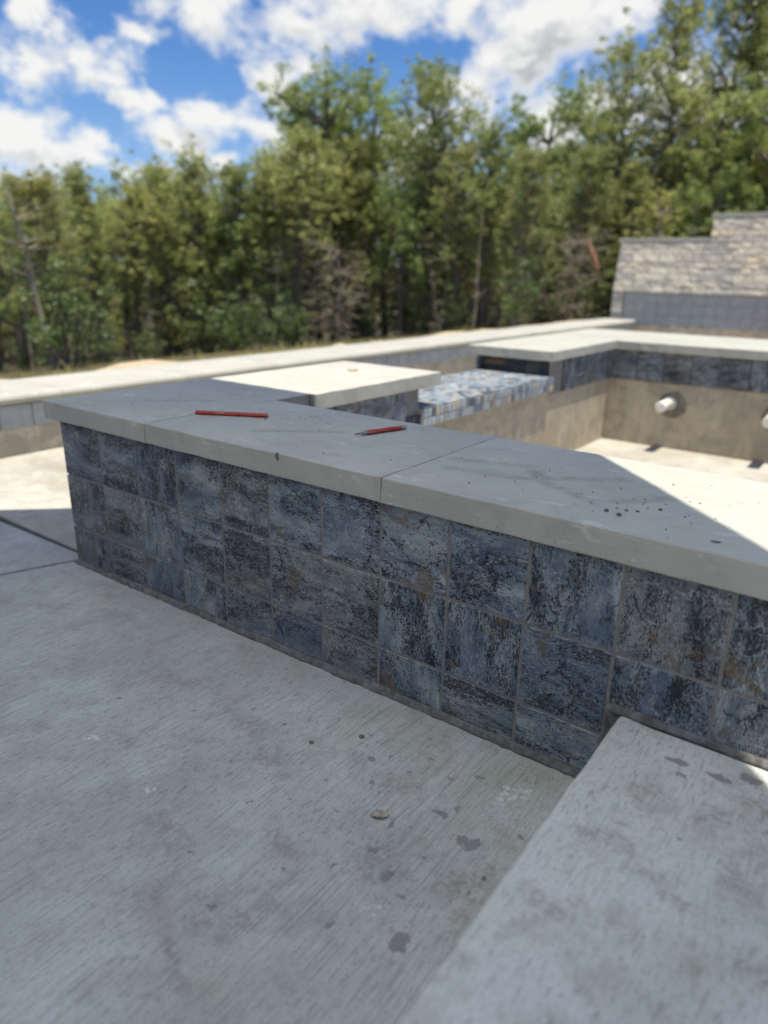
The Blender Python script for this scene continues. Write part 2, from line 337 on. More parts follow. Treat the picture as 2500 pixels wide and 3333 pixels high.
M_pvc = mat_plain('white_pvc', (.72, .71, .67), .08, 30, .45, 300, .1)
M_recess = mat_plain('dark_recess_tone', (.21, .195, .165), .4, 30, .95, 200, .6)  # dark tone for the recess round the stubs, its shade put into colour
def mat_gunite():
    mt, k = material('sprayed_cement'); p = k.loc
    big = k.noise(p, 2.2, 6, .62, .5); mid = k.noise(p, 8, 6, .68, .6); s = k.sep(p)
    drip = k.noise(k.xyz(s[0], s[1], k.math('MULTIPLY', s[2], .16)), 11, 5, .6)
    col = k.ramp(big, [(.30, (.36, .295, .205)), (.5, (.48, .41, .30)), (.7, (.56, .50, .395))])
    col = k.mix(k.math('MULTIPLY', k.step(mid, .44, .62), .8), col, (.34, .305, .25))
    col = k.mix(k.math('MULTIPLY', k.step(drip, .52, .68), .38), col, (.60, .54, .43))
    col = k.mix(k.math('MULTIPLY', k.step(k.noise(p, 28, 5, .7), .52, .66), .5), col, (.27, .235, .185))
    col = k.mix(k.math('MULTIPLY', k.step(k.noise(k.vec('ADD', p, (4, 4, 4)), 5, 5, .65, .6), .50, .62), .75), col, (.34, .305, .245))
    finish(k, col, .9, k.math('ADD', mid, k.noise(p, 90, 4, .7)), .6, .004); return mt
M_gun = mat_gunite()
def mat_mosaic(name, attr=None):
    mt, k = material(name); r = k.rnd
    if attr: at_ = k.n.new('ShaderNodeAttribute'); at_.attribute_name = attr; r = at_.outputs['Fac']
    col = k.ramp(r, [(0, (.16, .20, .25)), (.16, (.36, .41, .45)), (.36, (.28, .35, .43)), (.54, (.09, .10, .12)), (.64, (.40, .44, .46)), (.80, (.30, .32, .335)), (.90, (.50, .44, .33)), (.97, (.34, .28, .21))], True)
    nz = k.noise(k.loc, 80, 4, .65); col = k.mix(k.math('MULTIPLY', k.step(nz, .45, .65), .4), col, (.12, .13, .15))
    finish(k, col, .16, nz, .15, .001); k.b.inputs['Specular IOR Level'].default_value = .7; return mt
M_mosf = mat_mosaic('glazed_mosaic_field', 'shade')
M_mos = mat_mosaic('glazed_mosaic')
def mat_ledger():
    mt, k = material('ledger_stone'); p = k.loc; r = k.rnd
    col = k.ramp(r, [(0, (.58, .535, .44)), (.25, (.47, .445, .39)), (.45, (.64, .595, .49)), (.65, (.53, .50, .425)), (.8, (.38, .37, .34)), (.90, (.60, .51, .37))], True)
    n1 = k.noise(p, 13, 6, .68, .9); col = k.mix(k.step(n1, .46, .70), col, (.36, .34, .30)); col = k.mix(k.math('MULTIPLY', k.step(k.noise(p, 9, 5, .6), .55, .68), .7), col, (.66, .63, .56))
    finish(k, col, .85, n1, 1.0, .012); return mt
M_ledge = mat_ledger()
def mat_pencil():
    mt, k = material('worn_red_paint'); p = k.loc; s = k.sep(p)
    st = k.xyz(k.math('MULTIPLY', s[0], .12), s[1], s[2])
    w = k.step(k.noise(st, 330, 4, .7), .58, .66); d = k.noise(p, 120, 4, .7)
    col = k.mix(k.step(d, .4, .7), (.40, .028, .016), (.30, .026, .016)); col = k.mix(k.math('MULTIPLY', w, .75), col, (.42, .36, .31))
    col = k.mix(k.math('MULTIPLY', k.step(k.noise(p, 60, 3), .50, .68), .32), col, (.36, .27, .23))
    finish(k, col, .5, d, .1, .0005); return mt
M_pen = mat_pencil()
M_wood = mat_plain('bare_cedar', (.36, .26, .18), .35, 200, .8, 600)
M_lead = mat_plain('graphite', (.05, .05, .055), .2, 200, .4)
M_chip = mat_plain('dusty_pencil_end', (.30, .27, .23), .35, 250, .9, 700)
M_crumb = mat_plain('mortar_crumb', (.15, .145, .14), .4, 150, .95, 700, .6)
M_dryleaf = mat_plain('dry_leaf', (.36, .32, .26), .3, 80, .7, 500)
M_sandrock = mat_plain('sandy_limestone', (.44, .36, .26), .3, 14, .95, 90, 1.0)

def mat_leaf(name, a, b, c, trans=.45):
    mt, k = material(name)
    at = k.n.new('ShaderNodeAttribute'); at.attribute_name = 'tint'
    col = k.ramp(at.outputs['Fac'], [(0, a), (.5, b), (1, c)])
    hs = k.n.new('ShaderNodeHueSaturation'); k.put(hs.inputs['Color'], col); k.put(hs.inputs['Hue'], k.math('MULTIPLY_ADD', k.rnd, .03, .485)); k.put(hs.inputs['Value'], k.math('MULTIPLY_ADD', k.math('FRACT', k.math('MULTIPLY', k.rnd, 17.3)), .4, .82))
    col = hs.outputs[0]
    k.put(k.b.inputs['Base Color'], col); k.b.inputs['Roughness'].default_value = .40; k.b.inputs['Specular IOR Level'].default_value = .55
    tr = k.n.new('ShaderNodeBsdfTranslucent'); k.put(tr.inputs[0], col); mx = k.n.new('ShaderNodeMixShader'); mx.inputs[0].default_value = trans
    k.l.new(k.b.outputs[0], mx.inputs[1]); k.l.new(tr.outputs[0], mx.inputs[2]); k.l.new(mx.outputs[0], k.n['Material Output'].inputs[0])
    return mt
M_jun = mat_leaf('juniper_sprays', (.15, .175, .06), (.35, .38, .12), (.56, .58, .23))
M_oak = mat_leaf('oak_leaves', (.13, .19, .055), (.30, .40, .12), (.50, .58, .24), .55)
M_shr = mat_leaf('shrub_leaves', (.08, .12, .045), (.13, .19, .065), (.20, .28, .085), .4)
M_grs = mat_leaf('dry_grass', (.22, .21, .07), (.32, .30, .11), (.40, .35, .16), .3)
M_bark = mat_plain('grey_bark', (.17, .145, .12), .4, 12, .95, 60, 1.0)
M_pale = mat_plain('pale_bark', (.33, .29, .24), .35, 10, .95, 50, 1.0)
M_twig = mat_plain('bare_grey_twigs', (.31, .275, .225), .4, 8, .95, 60, .5)
M_brown = mat_plain('broken_red_brown_wood', (.30, .17, .11), .3, 14, .9, 80, .6)
M_fabric = mat_plain('pale_canvas', (.62, .64, .66), .06, 30, .9, 900, .2)
def canvas(mt):
    k = NT(mt.node_tree); b = k.n['Principled BSDF']; tr = k.n.new('ShaderNodeBsdfTranslucent'); tr.inputs[0].default_value = (.86, .90, .89, 1)
    mx = k.n.new('ShaderNodeMixShader'); mx.inputs[0].default_value = .74; k.l.new(b.outputs[0], mx.inputs[1]); k.l.new(tr.outputs[0], mx.inputs[2]); k.l.new(mx.outputs[0], k.n['Material Output'].inputs[0])
canvas(M_fabric)
M_pole = mat_plain('dark_metal_pole', (.06, .06, .065), .1, 40, .45)

# ------------------------------------------------------------------ terrain
def outward(x, y): return max(-18.9-x, y-62.0, 0.0)
def terr(x, y):
    s = max(-18.9-x, y-62.0)
    if s < 0: return -5.0 if (x < 44 and y > -44) else -2.6
    q = Vector((x*.11, y*.11, 3.3))
    b = -.34 + .75*max(0, mnoise.noise(q*2.1)+.15)*math.exp(-((s-4)/4.5)**2) + .16*mnoise.noise(q*6)*math.exp(-s/14)
    z = b-.130*s
    return max(z, -13.5+.6*mnoise.noise(q*.4))
def build_terrain():
    def axis(lo, hi, dense, stepd):
        v = [lo, lo*.5, lo*.25, lo*.12]; a = dense[0]
        while a <= dense[1]: v.append(a); a += stepd
        return sorted(set(v+[hi*.12, hi*.25, hi*.5, hi]))
    xs = axis(-4000, 4000, (-160, -19.5), 1.25)+[-18.9, -18.85, 0, 40]; ys = axis(-4000, 4000, (-60, 190), 1.6)
    xs = sorted(set(xs)); ys = sorted(set(ys+[61.9, 62.0]))
    V = [tuple(P(x, y, terr(x, y))) for y in ys for x in xs]; n = len(xs)
    F = [(j*n+i, j*n+i+1, (j+1)*n+i+1, (j+1)*n+i) for j in range(len(ys)-1) for i in range(n-1)]
    mt, k = material('sandy_ground'); s = k.sep(k.pos); p = k.pos
    o = k.math('MAXIMUM', k.math('SUBTRACT', -18.9*U, s[0]), k.math('SUBTRACT', s[1], 62*U))
    n1 = k.noise(p, 2.4, 6, .65); n2 = k.noise(p, 20, 5, .7)
    sand = k.mix(k.step(n2, .35, .7), (.40, .315, .205), (.52, .44, .31))
    lit = k.mix(n2, (.04, .032, .022), (.10, .08, .055)); gr = k.mix(n2, (.15, .16, .05), (.26, .25, .09))
    f = k.step(k.math('ADD', o, k.math('MULTIPLY_ADD', n1, 3.0, -1.5)), 1.6, 3.0)
    col = k.mix(f, sand, k.mix(k.step(n1, .5, .62), lit, gr))
    finish(k, col, .95, k.math('ADD', n1, n2), .8, .02)
    g = obj('ground', mesh_np(V, F, 'ground', True), mt); tag(g, kind='structure')
build_terrain()

# ------------------------------------------------------------------ deck slabs, step and pool floor
def zd(x): return -1.63 + .0165*(x-2.5)
def slab(name, poly, zf, thick, mat, parent, bev=.0025):
    bm = bmesh.new(); o = poly[0]
    lo = [bm.verts.new((P(x, y, zf(x)-thick)-P(o[0], o[1], 0))) for x, y in poly]; hi = [bm.verts.new((P(x, y, zf(x))-P(o[0], o[1], 0))) for x, y in poly]
    bm.faces.new(hi); bm.faces.new(lo[::-1]); n = len(poly)
    for i in range(n): bm.faces.new((lo[i], lo[(i+1) % n], hi[(i+1) % n], hi[i]))
    bmesh.ops.recalc_face_normals(bm, faces=bm.faces[:])
    if bev:
        ed = [e for e in bm.edges if all(v in hi for v in e.verts)]
        bmesh.ops.bevel(bm, geom=ed, offset=bev, segments=2, affect='EDGES')
    return obj(name, mesh_bm(bm, name), mat, parent, P(o[0], o[1], 0))
deck = thing('deck', None, None, P(0, -3, -1.65)); tag(deck, kind='structure')
def jx(y): return -7.36 + (y-.25)*.36        # control joint running forward from the corner of the raised basin
slab('concrete_slab', [(jx(-.02)+.05, -.02), (jx(-26)+.05, -26), (40, -26), (40, -.02)][::1], zd, 1.0, M_deck, deck)
slab('concrete_slab', [(jx(.28)-.04, .28), (-30, .28), (-30, -26), (jx(-26)-.04, -26)], zd, 1.0, M_deck, deck)
st = thing('joint', None, None, P(-10, .3, -1.85)); tag(st, kind='structure'); st.name = 'expansion_joint'
ubox('foam_strip', -30, .285, -2.4, -7.24, .385, -1.845, M_joint, st, 0, .9, .004, 3)
ubox('joint_filler', -30, -26, -2.6, -7.2, .28, -2.3, M_joint, st)
slab('pool_floor', [(-17.2, .39), (-7.1, .39), (-7.1, 60.2), (-17.2, 60.2)], lambda x: -1.82, 1.0, M_pool, None); tag(bpy.data.objects['pool_floor'], kind='structure')
step = obj('upper_step_slab', mesh_bm(box_bm(14*U, 14*U, 1.3*U, .008, 3, .05, .0026, 5), 'upper_step_slab'), M_step, None, P(3.165, -14.055, -1.93)); tag(step, kind='structure')
apron = thing('deck_apron', None, None, P(44, -20, -2)); tag(apron, kind='structure')
ubox('concrete_slab', 14.2, -.02, -3, 44, 61.5, -.75, M_step, apron, .004)

# ------------------------------------------------------------------ tile helpers
TILE_CACHE = {}
def tile_mesh(w, h, t=.055, bev=.0012):
    key = (round(w, 2), round(h, 2), t)
    if key not in TILE_CACHE: TILE_CACHE[key] = mesh_bm(box_bm(w*U, t*U, h*U, bev), 'tile')
    return TILE_CACHE[key]
def put_tile(parent, x, y, z, w, h, face, mat=None, t=.055, name='tile'):
    """tile whose lower corner is at x,y,z; face '-y' looks to -Y, '+x' to +X, '-x' to -X, '+z' lies flat"""
    me = tile_mesh(w, h, t)
    rot = {'-y': (0, 0, 0), '+x': (0, 0, math.pi/2), '-x': (0, 0, -math.pi/2), '+z': (-math.pi/2, 0, math.pi/2)}[face]
    ja = random.uniform(-.006, .006)
    return obj(name, me, mat or M_tile, parent, P(x, y, z), (rot[0], rot[1]+ja*.6, rot[2]+ja*.5))

def rock_mesh(r, seed, sub=2, flat=.7):
    bm = bmesh.new(); bmesh.ops.create_icosphere(bm, subdivisions=sub, radius=r)
    for v in bm.verts:
        q = v.co.normalized()*1.3+Vector((seed*3.7, seed, 0)); v.co *= 1+.5*mnoise.noise(q)+.2*mnoise.noise(q*3); v.co.z *= flat
    return mesh_bm(bm, 'rock')
# ------------------------------------------------------------------ the raised basin
spa = thing('raised_spa', 'raised spa shell clad in blue-grey slate tiles under thick pale coping stones', 'spa', P(0, 0, -1.65))
TOP0, TOP1 = 1.015, 1.336
shell = [(-7.20, .06, -2.6, 14.2, 2.50, 1.0), (-7.20, 2.50, -2.9, -4.68, 7.75, 1.0), (-7.20, 7.75, -2.9, -4.68, 15.55, .44), (-7.20, 15.55, -2.9, -4.68, 21.38, 1.0),
         (-7.20, 21.38, -2.9, 14.2, 26.6, 1.0), (11.0, 2.50, -2.9, 14.2, 21.38, 1.0)]
bmS = bmesh.new()
for (a, b, c, d, e, f) in shell:
    r_ = bmesh.ops.create_cube(bmS, size=1)
    for v in r_['verts']: v.co = P(a+(v.co.x+.5)*(d-a), b+(v.co.y+.5)*(e-b), c+(v.co.z+.5)*(f-c))-P(0, 0, -1.65)
obj('cement_shell', mesh_bm(bmS, 'cement_shell'), M_gun, spa, P(0, 0, -1.65))
ubox('floor', -4.68, 2.5, -3.0, 11, 21.38, -2.6, M_pool, spa)
ubox('grout_bed', -7.20, .009, -1.9, 14, .062, 1.01, M_grout, spa)
# front face: columns at measured joints, rows at joints 0 and -1
seams = [-7.26, -6.09, -5.05, -4.01, -2.98, -1.97, -.98, .0, .99, 1.99, 3.0, 4.0, 5.0, 6.0, 7.0, 8.0, 9.0, 10.0, 11.0, 12.0, 13.0]
G = .019
for i in range(len(seams)-1):
    a, b = seams[i]+G, seams[i+1]-G
    if i == 0: a = seams[0]
    put_tile(spa, a, 0, G, b-a, 1.0-.03, '-y')
    if a < 2.9:
        put_tile(spa, a, 0, -1+G, b-a, 1-2*G, '-y')
        zb = zd((a+b)/2)+.09
        put_tile(spa, a, 0, zb, b-a, -1-G-zb, '-y')
    else:
        put_tile(spa, a, 0, -.575, b-a, .575-G, '-y')
for j in range(26):            # tiles down the left end of the basin
    for (z0, z1) in ((0, 1), (-1, 0), (-1.72, -1)):
        y0 = .06+j*1.0
        if 8 <= j <= 14 and z0 == 0: continue
        put_tile(spa, -7.20-.055, y0+1-G, z0+G, 1-2*G, z1-z0-2*G, '-x')
# mortar fillet at the foot of the front wall
def fillet(x0, x1, zf, seed, h=.085, w=.055):
    V = []; n = int((x1-x0)/.06)
    for i in range(n+1):
        x = x0+(x1-x0)*i/n; q = Vector((x*2.3, seed, 0)); a = mnoise.noise(q); b_ = mnoise.noise(q*4+Vector((7, 0, 0)))
        hh = h*(1+.25*a+.15*b_); ww = w*(1+.45*b_+.25*a)
        for (y, z) in ((.03, hh), (-.004, hh), (-ww*.35, hh*.62), (-ww*.8, hh*.22), (-ww, -.03), (.03, -.03)):
            V.append(tuple(P(x, y, zf(x)+z)))
    F = [(i*6+j, i*6+(j+1) % 6, (i+1)*6+(j+1) % 6, (i+1)*6+j) for i in range(n) for j in range(6)]
    F2 = [f[::-1] for f in F]
    return mesh_np(np.array(V)-np.array(P(0, 0, -1.65)), F2, 'mortar_fillet', False)
obj('mortar_fillet', fillet(-7.27, 3.16, zd, 1.5), M_mort, spa, P(0, 0, -1.65))
obj('mortar_fillet', fillet(3.06, 14, lambda x: -.632, 6.1, .062, .05), M_mort, spa, P(0, 0, -1.65))
obj('open_crack', fillet(-7.2, 3.1, zd, 3.3, .012, .075), M_joint, spa, P(0, 0, -1.65))
ubox('mortar_patch', 3.012, -.035, -1.7, 3.19, .02, -.59, M_mort, spa, .004, .05, .004, 9)
# tile band round the inside, plain cement below
ubox('grout_bed', -4.68, 2.5, -.14, -4.665, 7.7, 1.01, M_grout, spa); ubox('grout_bed', -4.68, 15.6, -.14, -4.665, 21.38, 1.01, M_grout, spa)
ubox('grout_bed', -4.68, 21.365, -.14, 11, 21.38, 1.01, M_grout, spa)
y = 2.52
while y < 21.3:
    if not (6.45 < y < 15.7): put_tile(spa, -4.60, y+.016, -.12, .97, 1.12, '+x', t=.06)
    y += 1.0
for y0, w in ((6.52, .62),): put_tile(spa, -4.60, y0, .16, w, .84, '+x', t=.06)
for i in range(16): put_tile(spa, -4.62+i*1.0, 21.31, -.12, .97, 1.12, '-y', t=.055)
# mosaic spillway
def mosaic(parent):
    ys = np.linspace(7.75, 15.5, 42); dy = ys[1]-ys[0]
    for j, yy in enumerate(ys[:-1]):
        for zz in (.045, .265): put_tile(parent, -4.50, yy+.02, zz, dy-.04, .19, '+x', M_mos, .05, 'mosaic_piece')
    xs = np.linspace(-7.25, -4.5, 15); w = xs[1]-xs[0]; rest = []
    for yy in ys[:-1]:
        for i, xx in enumerate(xs[:-1]):
            if i >= 9: obj('mosaic_piece', MOS_TOP, M_mos, parent, P(xx+.02, yy+.02, .475))
            else:
                h = random.uniform(.036, .044); q = [(xx+.02, yy+.02), (xx+w-.02, yy+.02), (xx+w-.02, yy+dy-.02), (xx+.02, yy+dy-.02)]
                rest.append([P(x_, y_, .470) for x_, y_ in q]+[P(x_, y_, .475+h) for x_, y_ in q])
    F = np.array([(4, 5, 6, 7), (0, 1, 5, 4), (1, 2, 6, 5), (2, 3, 7, 6), (3, 0, 4, 7)])
    V = np.array(rest).reshape(-1, 3); me = mesh_np(V-np.array(P(-6, 11, .47)), np.concatenate([F+8*i for i in range(len(rest))]), 'mosaic_field')
    at_ = me.attributes.new('shade', 'FLOAT', 'FACE'); at_.data.foreach_set('value', np.repeat(rng.random(len(rest)), 5).astype(np.float32))
    tag(obj('mosaic_field', me, M_mosf, parent, P(-6, 11, .47)), kind='stuff')
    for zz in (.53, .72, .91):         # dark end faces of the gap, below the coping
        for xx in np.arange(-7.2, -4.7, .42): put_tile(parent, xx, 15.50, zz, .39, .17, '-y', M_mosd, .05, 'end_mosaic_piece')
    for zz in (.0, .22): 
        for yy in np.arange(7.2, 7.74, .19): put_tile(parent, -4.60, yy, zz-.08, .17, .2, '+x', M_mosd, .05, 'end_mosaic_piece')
MOS_TOP = mesh_bm(box_bm((2.75/14-.04)*U, (7.75/41-.04)*U, .04*U, .0012), 'mosaic_piece')
M_mosd = bpy.data.materials.new('tmp'); bpy.data.materials.remove(M_mosd)
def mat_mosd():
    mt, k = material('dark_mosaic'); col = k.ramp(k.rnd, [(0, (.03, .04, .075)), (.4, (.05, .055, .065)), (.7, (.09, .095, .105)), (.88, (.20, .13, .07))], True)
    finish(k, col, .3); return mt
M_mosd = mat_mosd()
ubox('spillway_bed', -7.22, 7.75, .0, -4.545, 15.5, .472, M_groutp, spa)
mosaic(spa)
# coping stones (parts of the basin), each with its own worn edges
SEED = [20]
def coping(x0, y0, x1, y1, parent, z0=TOP0, z1=TOP1, cuts=.035, gap=.007, bev=.0026, name='coping_stone', jit=.0017):
    SEED[0] += 1
    return ubox(name, x0+gap, y0+gap, z0, x1-gap, y1-gap, z1, M_cop, parent, bev, cuts, jit, SEED[0], 2)
coping(-7.61, -.10, -4.585, 3.74, spa); coping(-4.585, -.10, .06, 2.785, spa); coping(.06, -.10, 4.72, 2.785, spa); coping(4.72, -.10, 9.4, 2.785, spa); coping(9.4, -.10, 14.4, 2.785, spa)
coping(-7.61, 3.74, -4.45, 8.40, spa)
coping(-7.62, 15.12, -4.45, 18.6, spa); coping(-7.62, 18.6, -4.45, 21.1, spa)
for a, b in ((-7.62, -2.9), (-2.9, 1.7), (1.7, 6.3), (6.3, 10.9), (10.9, 14.4)): coping(a, 21.1, b, 26.7, spa)
coping(11, 2.785, 14.4, 12, spa); coping(11, 12, 14.4, 21.1, spa)
o_ = obj('chipped_spot', rock_mesh(.045*U, 77, 3, 1.25), M_mort, spa, P(-1.675, -.082, 1.295)); o_.scale = (.8, .5, 1.0)
for (a, b, c, d) in ((-4.60, -.085, -4.57, 3.70), (.045, -.085, .075, 2.76), (4.705, -.085, 4.735, 2.76), (-7.5, 3.725, -4.48, 3.755)):
    ubox('mortar_joint', a, b, TOP0-.01, c, d, TOP1-.006, M_grout, spa, 0, .15, .0008, int(a*10))
# return fittings through the far wall
def tube_mesh(pts, rad, n=20, cap=True):
    V, F = tube_np(pts, rad, n); me = bpy.data.meshes.new('tube'); fs = [tuple(f) for f in F]
    if cap: fs += [tuple(range(n))[::-1], tuple(range(len(V)-n, len(V)))]
    me.from_pydata([tuple(v) for v in V], [], fs); me.update(); me.polygons.foreach_set('use_smooth', [len(f) == 4 for f in fs]); return me
for (px, pz, ty) in ((-2.24, -.86, 20.15), (1.37, -.93, 20.15)):
    b = P(px, 21.4, pz); L = (21.4-ty)*U
    pipe = obj('pipe_stub', tube_mesh([(0, 0, 0), (0, -L*.8, 0), (0, -L*.97, 0), (0, -L, 0)], [.20*U, .20*U, .20*U, .17*U]), M_pvc, spa, b)
    obj('pipe_collar', tube_mesh([(0, -.02*U, 0), (0, -.10*U, 0)], [.27*U, .25*U]), M_pvc, pipe, b)
    bm = bmesh.new(); c0 = bm.verts.new((.12*U, -.055*U, -.06*U)); ring = []
    for i in range(26):
        a = i*2*math.pi/26; r_ = (.52+.10*mnoise.noise(Vector((math.cos(a)*1.5+px, math.sin(a)*1.5, 4))))*U
        ring.append(bm.verts.new((.12*U+r_*math.cos(a), -.022*U, -.08*U+r_*math.sin(a))))
    for i in range(26): bm.faces.new((c0, ring[i], ring[(i+1) % 26]))
    obj('recess_disc', mesh_bm(bm, 'recess_disc', True), M_recess, spa, b)  # flat disc, the chipped-out recess and its shade given by dark colour

# ------------------------------------------------------------------ low far pool wall with rounded coping
pw = thing('pool_wall', 'long low pool wall with slate tile band and pale rounded coping before the trees', 'pool wall', P(-16.5, 0, -1.8))
ubox('cement_wall', -18.75, -24, -3.2, -16.26, 60.2, -.27, M_gun, pw)
ubox('grout_bed', -16.27, -24, -1.0, -16.245, 60.0, -.275, M_grout, pw)
for j in range(-10, 60): put_tile(pw, -16.215, j+.016, -.99, .965, .69, '+x', M_tile_pale)
def bullnose(y0, y1, seed):
    prof = [(-18.95, -.25), (-18.95, -.02), (-18.9, .035), (-16.35, .05), (-16.15, .035), (-16.04, -.02), (-16.0, -.1), (-16.04, -.19), (-16.12, -.25)]
    bm = bmesh.new(); o = P(-16.5, y0, -.25); rows = []
    n = 5
    for i in range(n+1):
        yy = y0+(y1-y0)*i/n; rows.append([bm.verts.new(P(x+.012*mnoise.noise(Vector((x*3, yy*1.3, seed))), yy, z+.012*mnoise.noise(Vector((yy, x, seed))))-o) for x, z in prof])
    m_ = len(prof)
    for i in range(n):
        for j in range(m_): bm.faces.new((rows[i][j], rows[i+1][j], rows[i+1][(j+1) % m_], rows[i][(j+1) % m_]))
    bm.faces.new(rows[0][::-1]); bm.faces.new(rows[-1]); bmesh.ops.recalc_face_normals(bm, faces=bm.faces[:])
    return mesh_bm(bm, 'coping_stone'), o
ycut = [-24, -19, -14, -9.2, -4.5, .2, 4.9, 9.6, 14.3, 19, 23.7, 28.4, 33.1, 37.8, 42.5, 47.6, 53.9, 59.9]
for a, b in zip(ycut, ycut[1:]):
    me, o = bullnose(a+.006, b-.006, a); obj('coping_stone', me, M_cop, pw, o)

# ------------------------------------------------------------------ stepped water feature wall
wf = thing('water_feature_wall', 'tall stepped stone wall behind the pool, pale ledger stone over dark blue-grey tiles', 'stone wall', P(-12, 60, -1.8))
ubox('cement_core', -18.55, 60.35, -3.2, 16, 63.2, 2.5, M_gun, wf); ubox('cement_core', -18.5, 61.0, 2.5, 16, 63.2, 6.62, M_gun, wf); ubox('cement_core', -10.9, 61.4, 6.62, 16, 63.2, 8.5, M_gun, wf)
ubox('cement_wall', -18.4, 60.10, -3.2, 16, 60.35, -.33, M_gun, wf)
ubox('grout_bed', -17.4, 60.18, -.33, 16, 60.352, 2.40, M_groutw, wf)
for i in range(33):
    for j, (z0, z1) in enumerate(((-.31, .57), (.60, 1.48), (1.51, 2.38))):
        if i < 28: put_tile(wf, -17.38+i, 60.13, z0, .97, z1-z0, '-y', M_tile_pale, t=.06)
random.seed(31)
LEDGE = {}
def ledge_mesh(w, h, var):
    key = (round(w, 1), round(h, 2), var)
    if key not in LEDGE:
        bm = box_bm(w*U, .60*U, h*U, .006, 1, .05, 0, 0); sd = len(LEDGE)*3.7
        for v in bm.verts:
            if v.co.y < .2*U: v.co.y += v.co.z*.17 + .011*(mnoise.noise(Vector((v.co.x*9, v.co.y*14, v.co.z*26))+Vector((sd, 0, 0)))+.5*mnoise.noise(v.co*40+Vector((0, sd, 0))))
        bmesh.ops.recalc_face_normals(bm, faces=bm.faces[:]); LEDGE[key] = mesh_bm(bm, 'ledger_stone')
    return LEDGE[key]
def course(x0, x1, z, h):
    x = x0
    while x < x1-.05:
        w = min(random.choice([.9, 1.3, 1.8, 2.4, 2.9]), x1-x)
        if x1-x-w < .5: w = x1-x
        obj('ledger_stone', ledge_mesh(w-.03, h-.03, random.randrange(3)), M_ledge, wf, P(x+.015, 59.93+(z-2.44)*.17-random.uniform(0, .035), z+.015)); x += w
z = 2.44
for h in (.55, .42, .62, .5, .45, .60, .52, .54): course(-18.5, 12, z, h); z += h
zt = z; yt = 59.93+(z-2.44)*.17
for h in (.46, .52, .42, .48): course(-10.95, 12, z, h); z += h
for k_ in range(6): obj('ledger_stone', ledge_mesh(1.05, .43, 3), M_ledge, wf, P(-18.5, 60.0-random.uniform(0, .05), -.2+k_*.44))    # end pier beside the dark tiles
for a, b in ((-18.75, -14.9), (-14.9, -10.98)): ubox('cap_stone', a+.01, yt-.05, zt+.02, b-.01, 63.4, zt+.36, M_cop, wf, .006, .8, .002, 3, 2)
for a, b in ((-11.2, -7.0), (-7.0, -2.5), (-2.5, 2.2), (2.2, 7), (7, 12.2)): ubox('cap_stone', a+.01, 59.88+(z-2.44)*.17, z+.02, b-.01, 63.4, z+.36, M_cop, wf, .006, .8, .002, 4, 2)

# ------------------------------------------------------------------ things lying on the coping and deck
def pencil(a, b, sharpened, label, roll=0.):
    a, b = Vector(a), Vector(b); L = (b-a).length*U; ang = math.atan2(b.y-a.y, b.x-a.x)
    w, t = .0150, .0084
    root = thing('carpenter_pencil', label, 'pencil', P(a.x, a.y, TOP1), ang, 'red carpenter pencils on the coping')
    sect = [(-.5*w, 0), (-.30*w, .5*t), (.30*w, .5*t), (.5*w, 0), (.30*w, -.5*t), (-.30*w, -.5*t)]
    def sweep(name, st, mat, seed=0):
        bm = bmesh.new(); rows = []
        for (x, s) in st: rows.append([bm.verts.new((x, y*s, z*s + t*.5+.0012)) for y, z in sect])
        for r0, r1 in zip(rows, rows[1:]):
            for j in range(6): bm.faces.new((r0[j], r1[j], r1[(j+1) % 6], r0[(j+1) % 6]))
        bm.faces.new(rows[0][::-1]); bm.faces.new(rows[-1]); bmesh.ops.recalc_face_normals(bm, faces=bm.faces[:])
        ed = [e for e in bm.edges if e.is_manifold and len(e.link_faces) == 2 and e.calc_face_angle(0) > .3]
        bmesh.ops.bevel(bm, geom=ed, offset=.0005, segments=2, affect='EDGES')
        me = mesh_bm(bm, name); o = bpy.data.objects.new(name, me); C.objects.link(o); me.materials.append(mat); o.parent = root; return o
    if sharpened:
        sweep('lead', [(0, .16), (.004, .26), (.017, .30)], M_lead)
        sweep('bare_wood_tip', [(.014, .36), (.022, .62), (.033, .96)], M_chip)
        sweep('painted_body', [(.032, 1.0), (L-.0125, 1.0)], M_pen); sweep('worn_end', [(L-.013, 1.02), (L-.0005, .97)], M_chip)
    else:
        sweep('painted_body', [(.0012, 1.0), (L-.0012, 1.0)], M_pen)
        sweep('lead', [(-.0002, .28), (.01, .28)], M_lead); sweep('cut_end', [(L-.005, .9), (L, .9)], M_wood)
    return root
pencil((-4.571, .904, 0), (-3.475, 1.507, 0), False, 'unsharpened red carpenter pencil lying across the grey coping, the left of two')
pencil((-1.546, 1.372, 0), (-1.272, 2.295, 0), True, 'shorter sharpened red carpenter pencil with bare lead tip and worn end on the coping')
crumbs = [(2.60, .43, .030, 'dark mortar crumb at the left of the little cluster near the coping edge'), (2.745, .385, .030, 'squarish dark mortar crumb closest to the coping front edge'), (2.76, .58, .022, 'flat thin mortar crumb in the little cluster on the coping'),
          (2.86, .62, .020, 'small dark mortar crumb in the middle of the cluster on the coping'), (3.03, .83, .024, 'dark mortar crumb set apart beside the sunlit part of the coping')]
for i, (x, y, r, lb) in enumerate(crumbs):
    o = obj('mortar_crumb', rock_mesh(r*U*.85, i, 2, .75), M_crumb, None, P(x, y, TOP1+r*.3)); tag(o, lb, 'crumb', 'mortar crumbs on the coping')
o = obj('wood_sliver', rock_mesh(.03*U, 9, 2, .3), M_crumb, None, P(3.72, .20, TOP1+.012)); o.scale = (1.7, .5, .8); o.rotation_euler = (0, .12, .6); tag(o, 'dark thin sliver lying by itself near the right end of the coping', 'sliver')
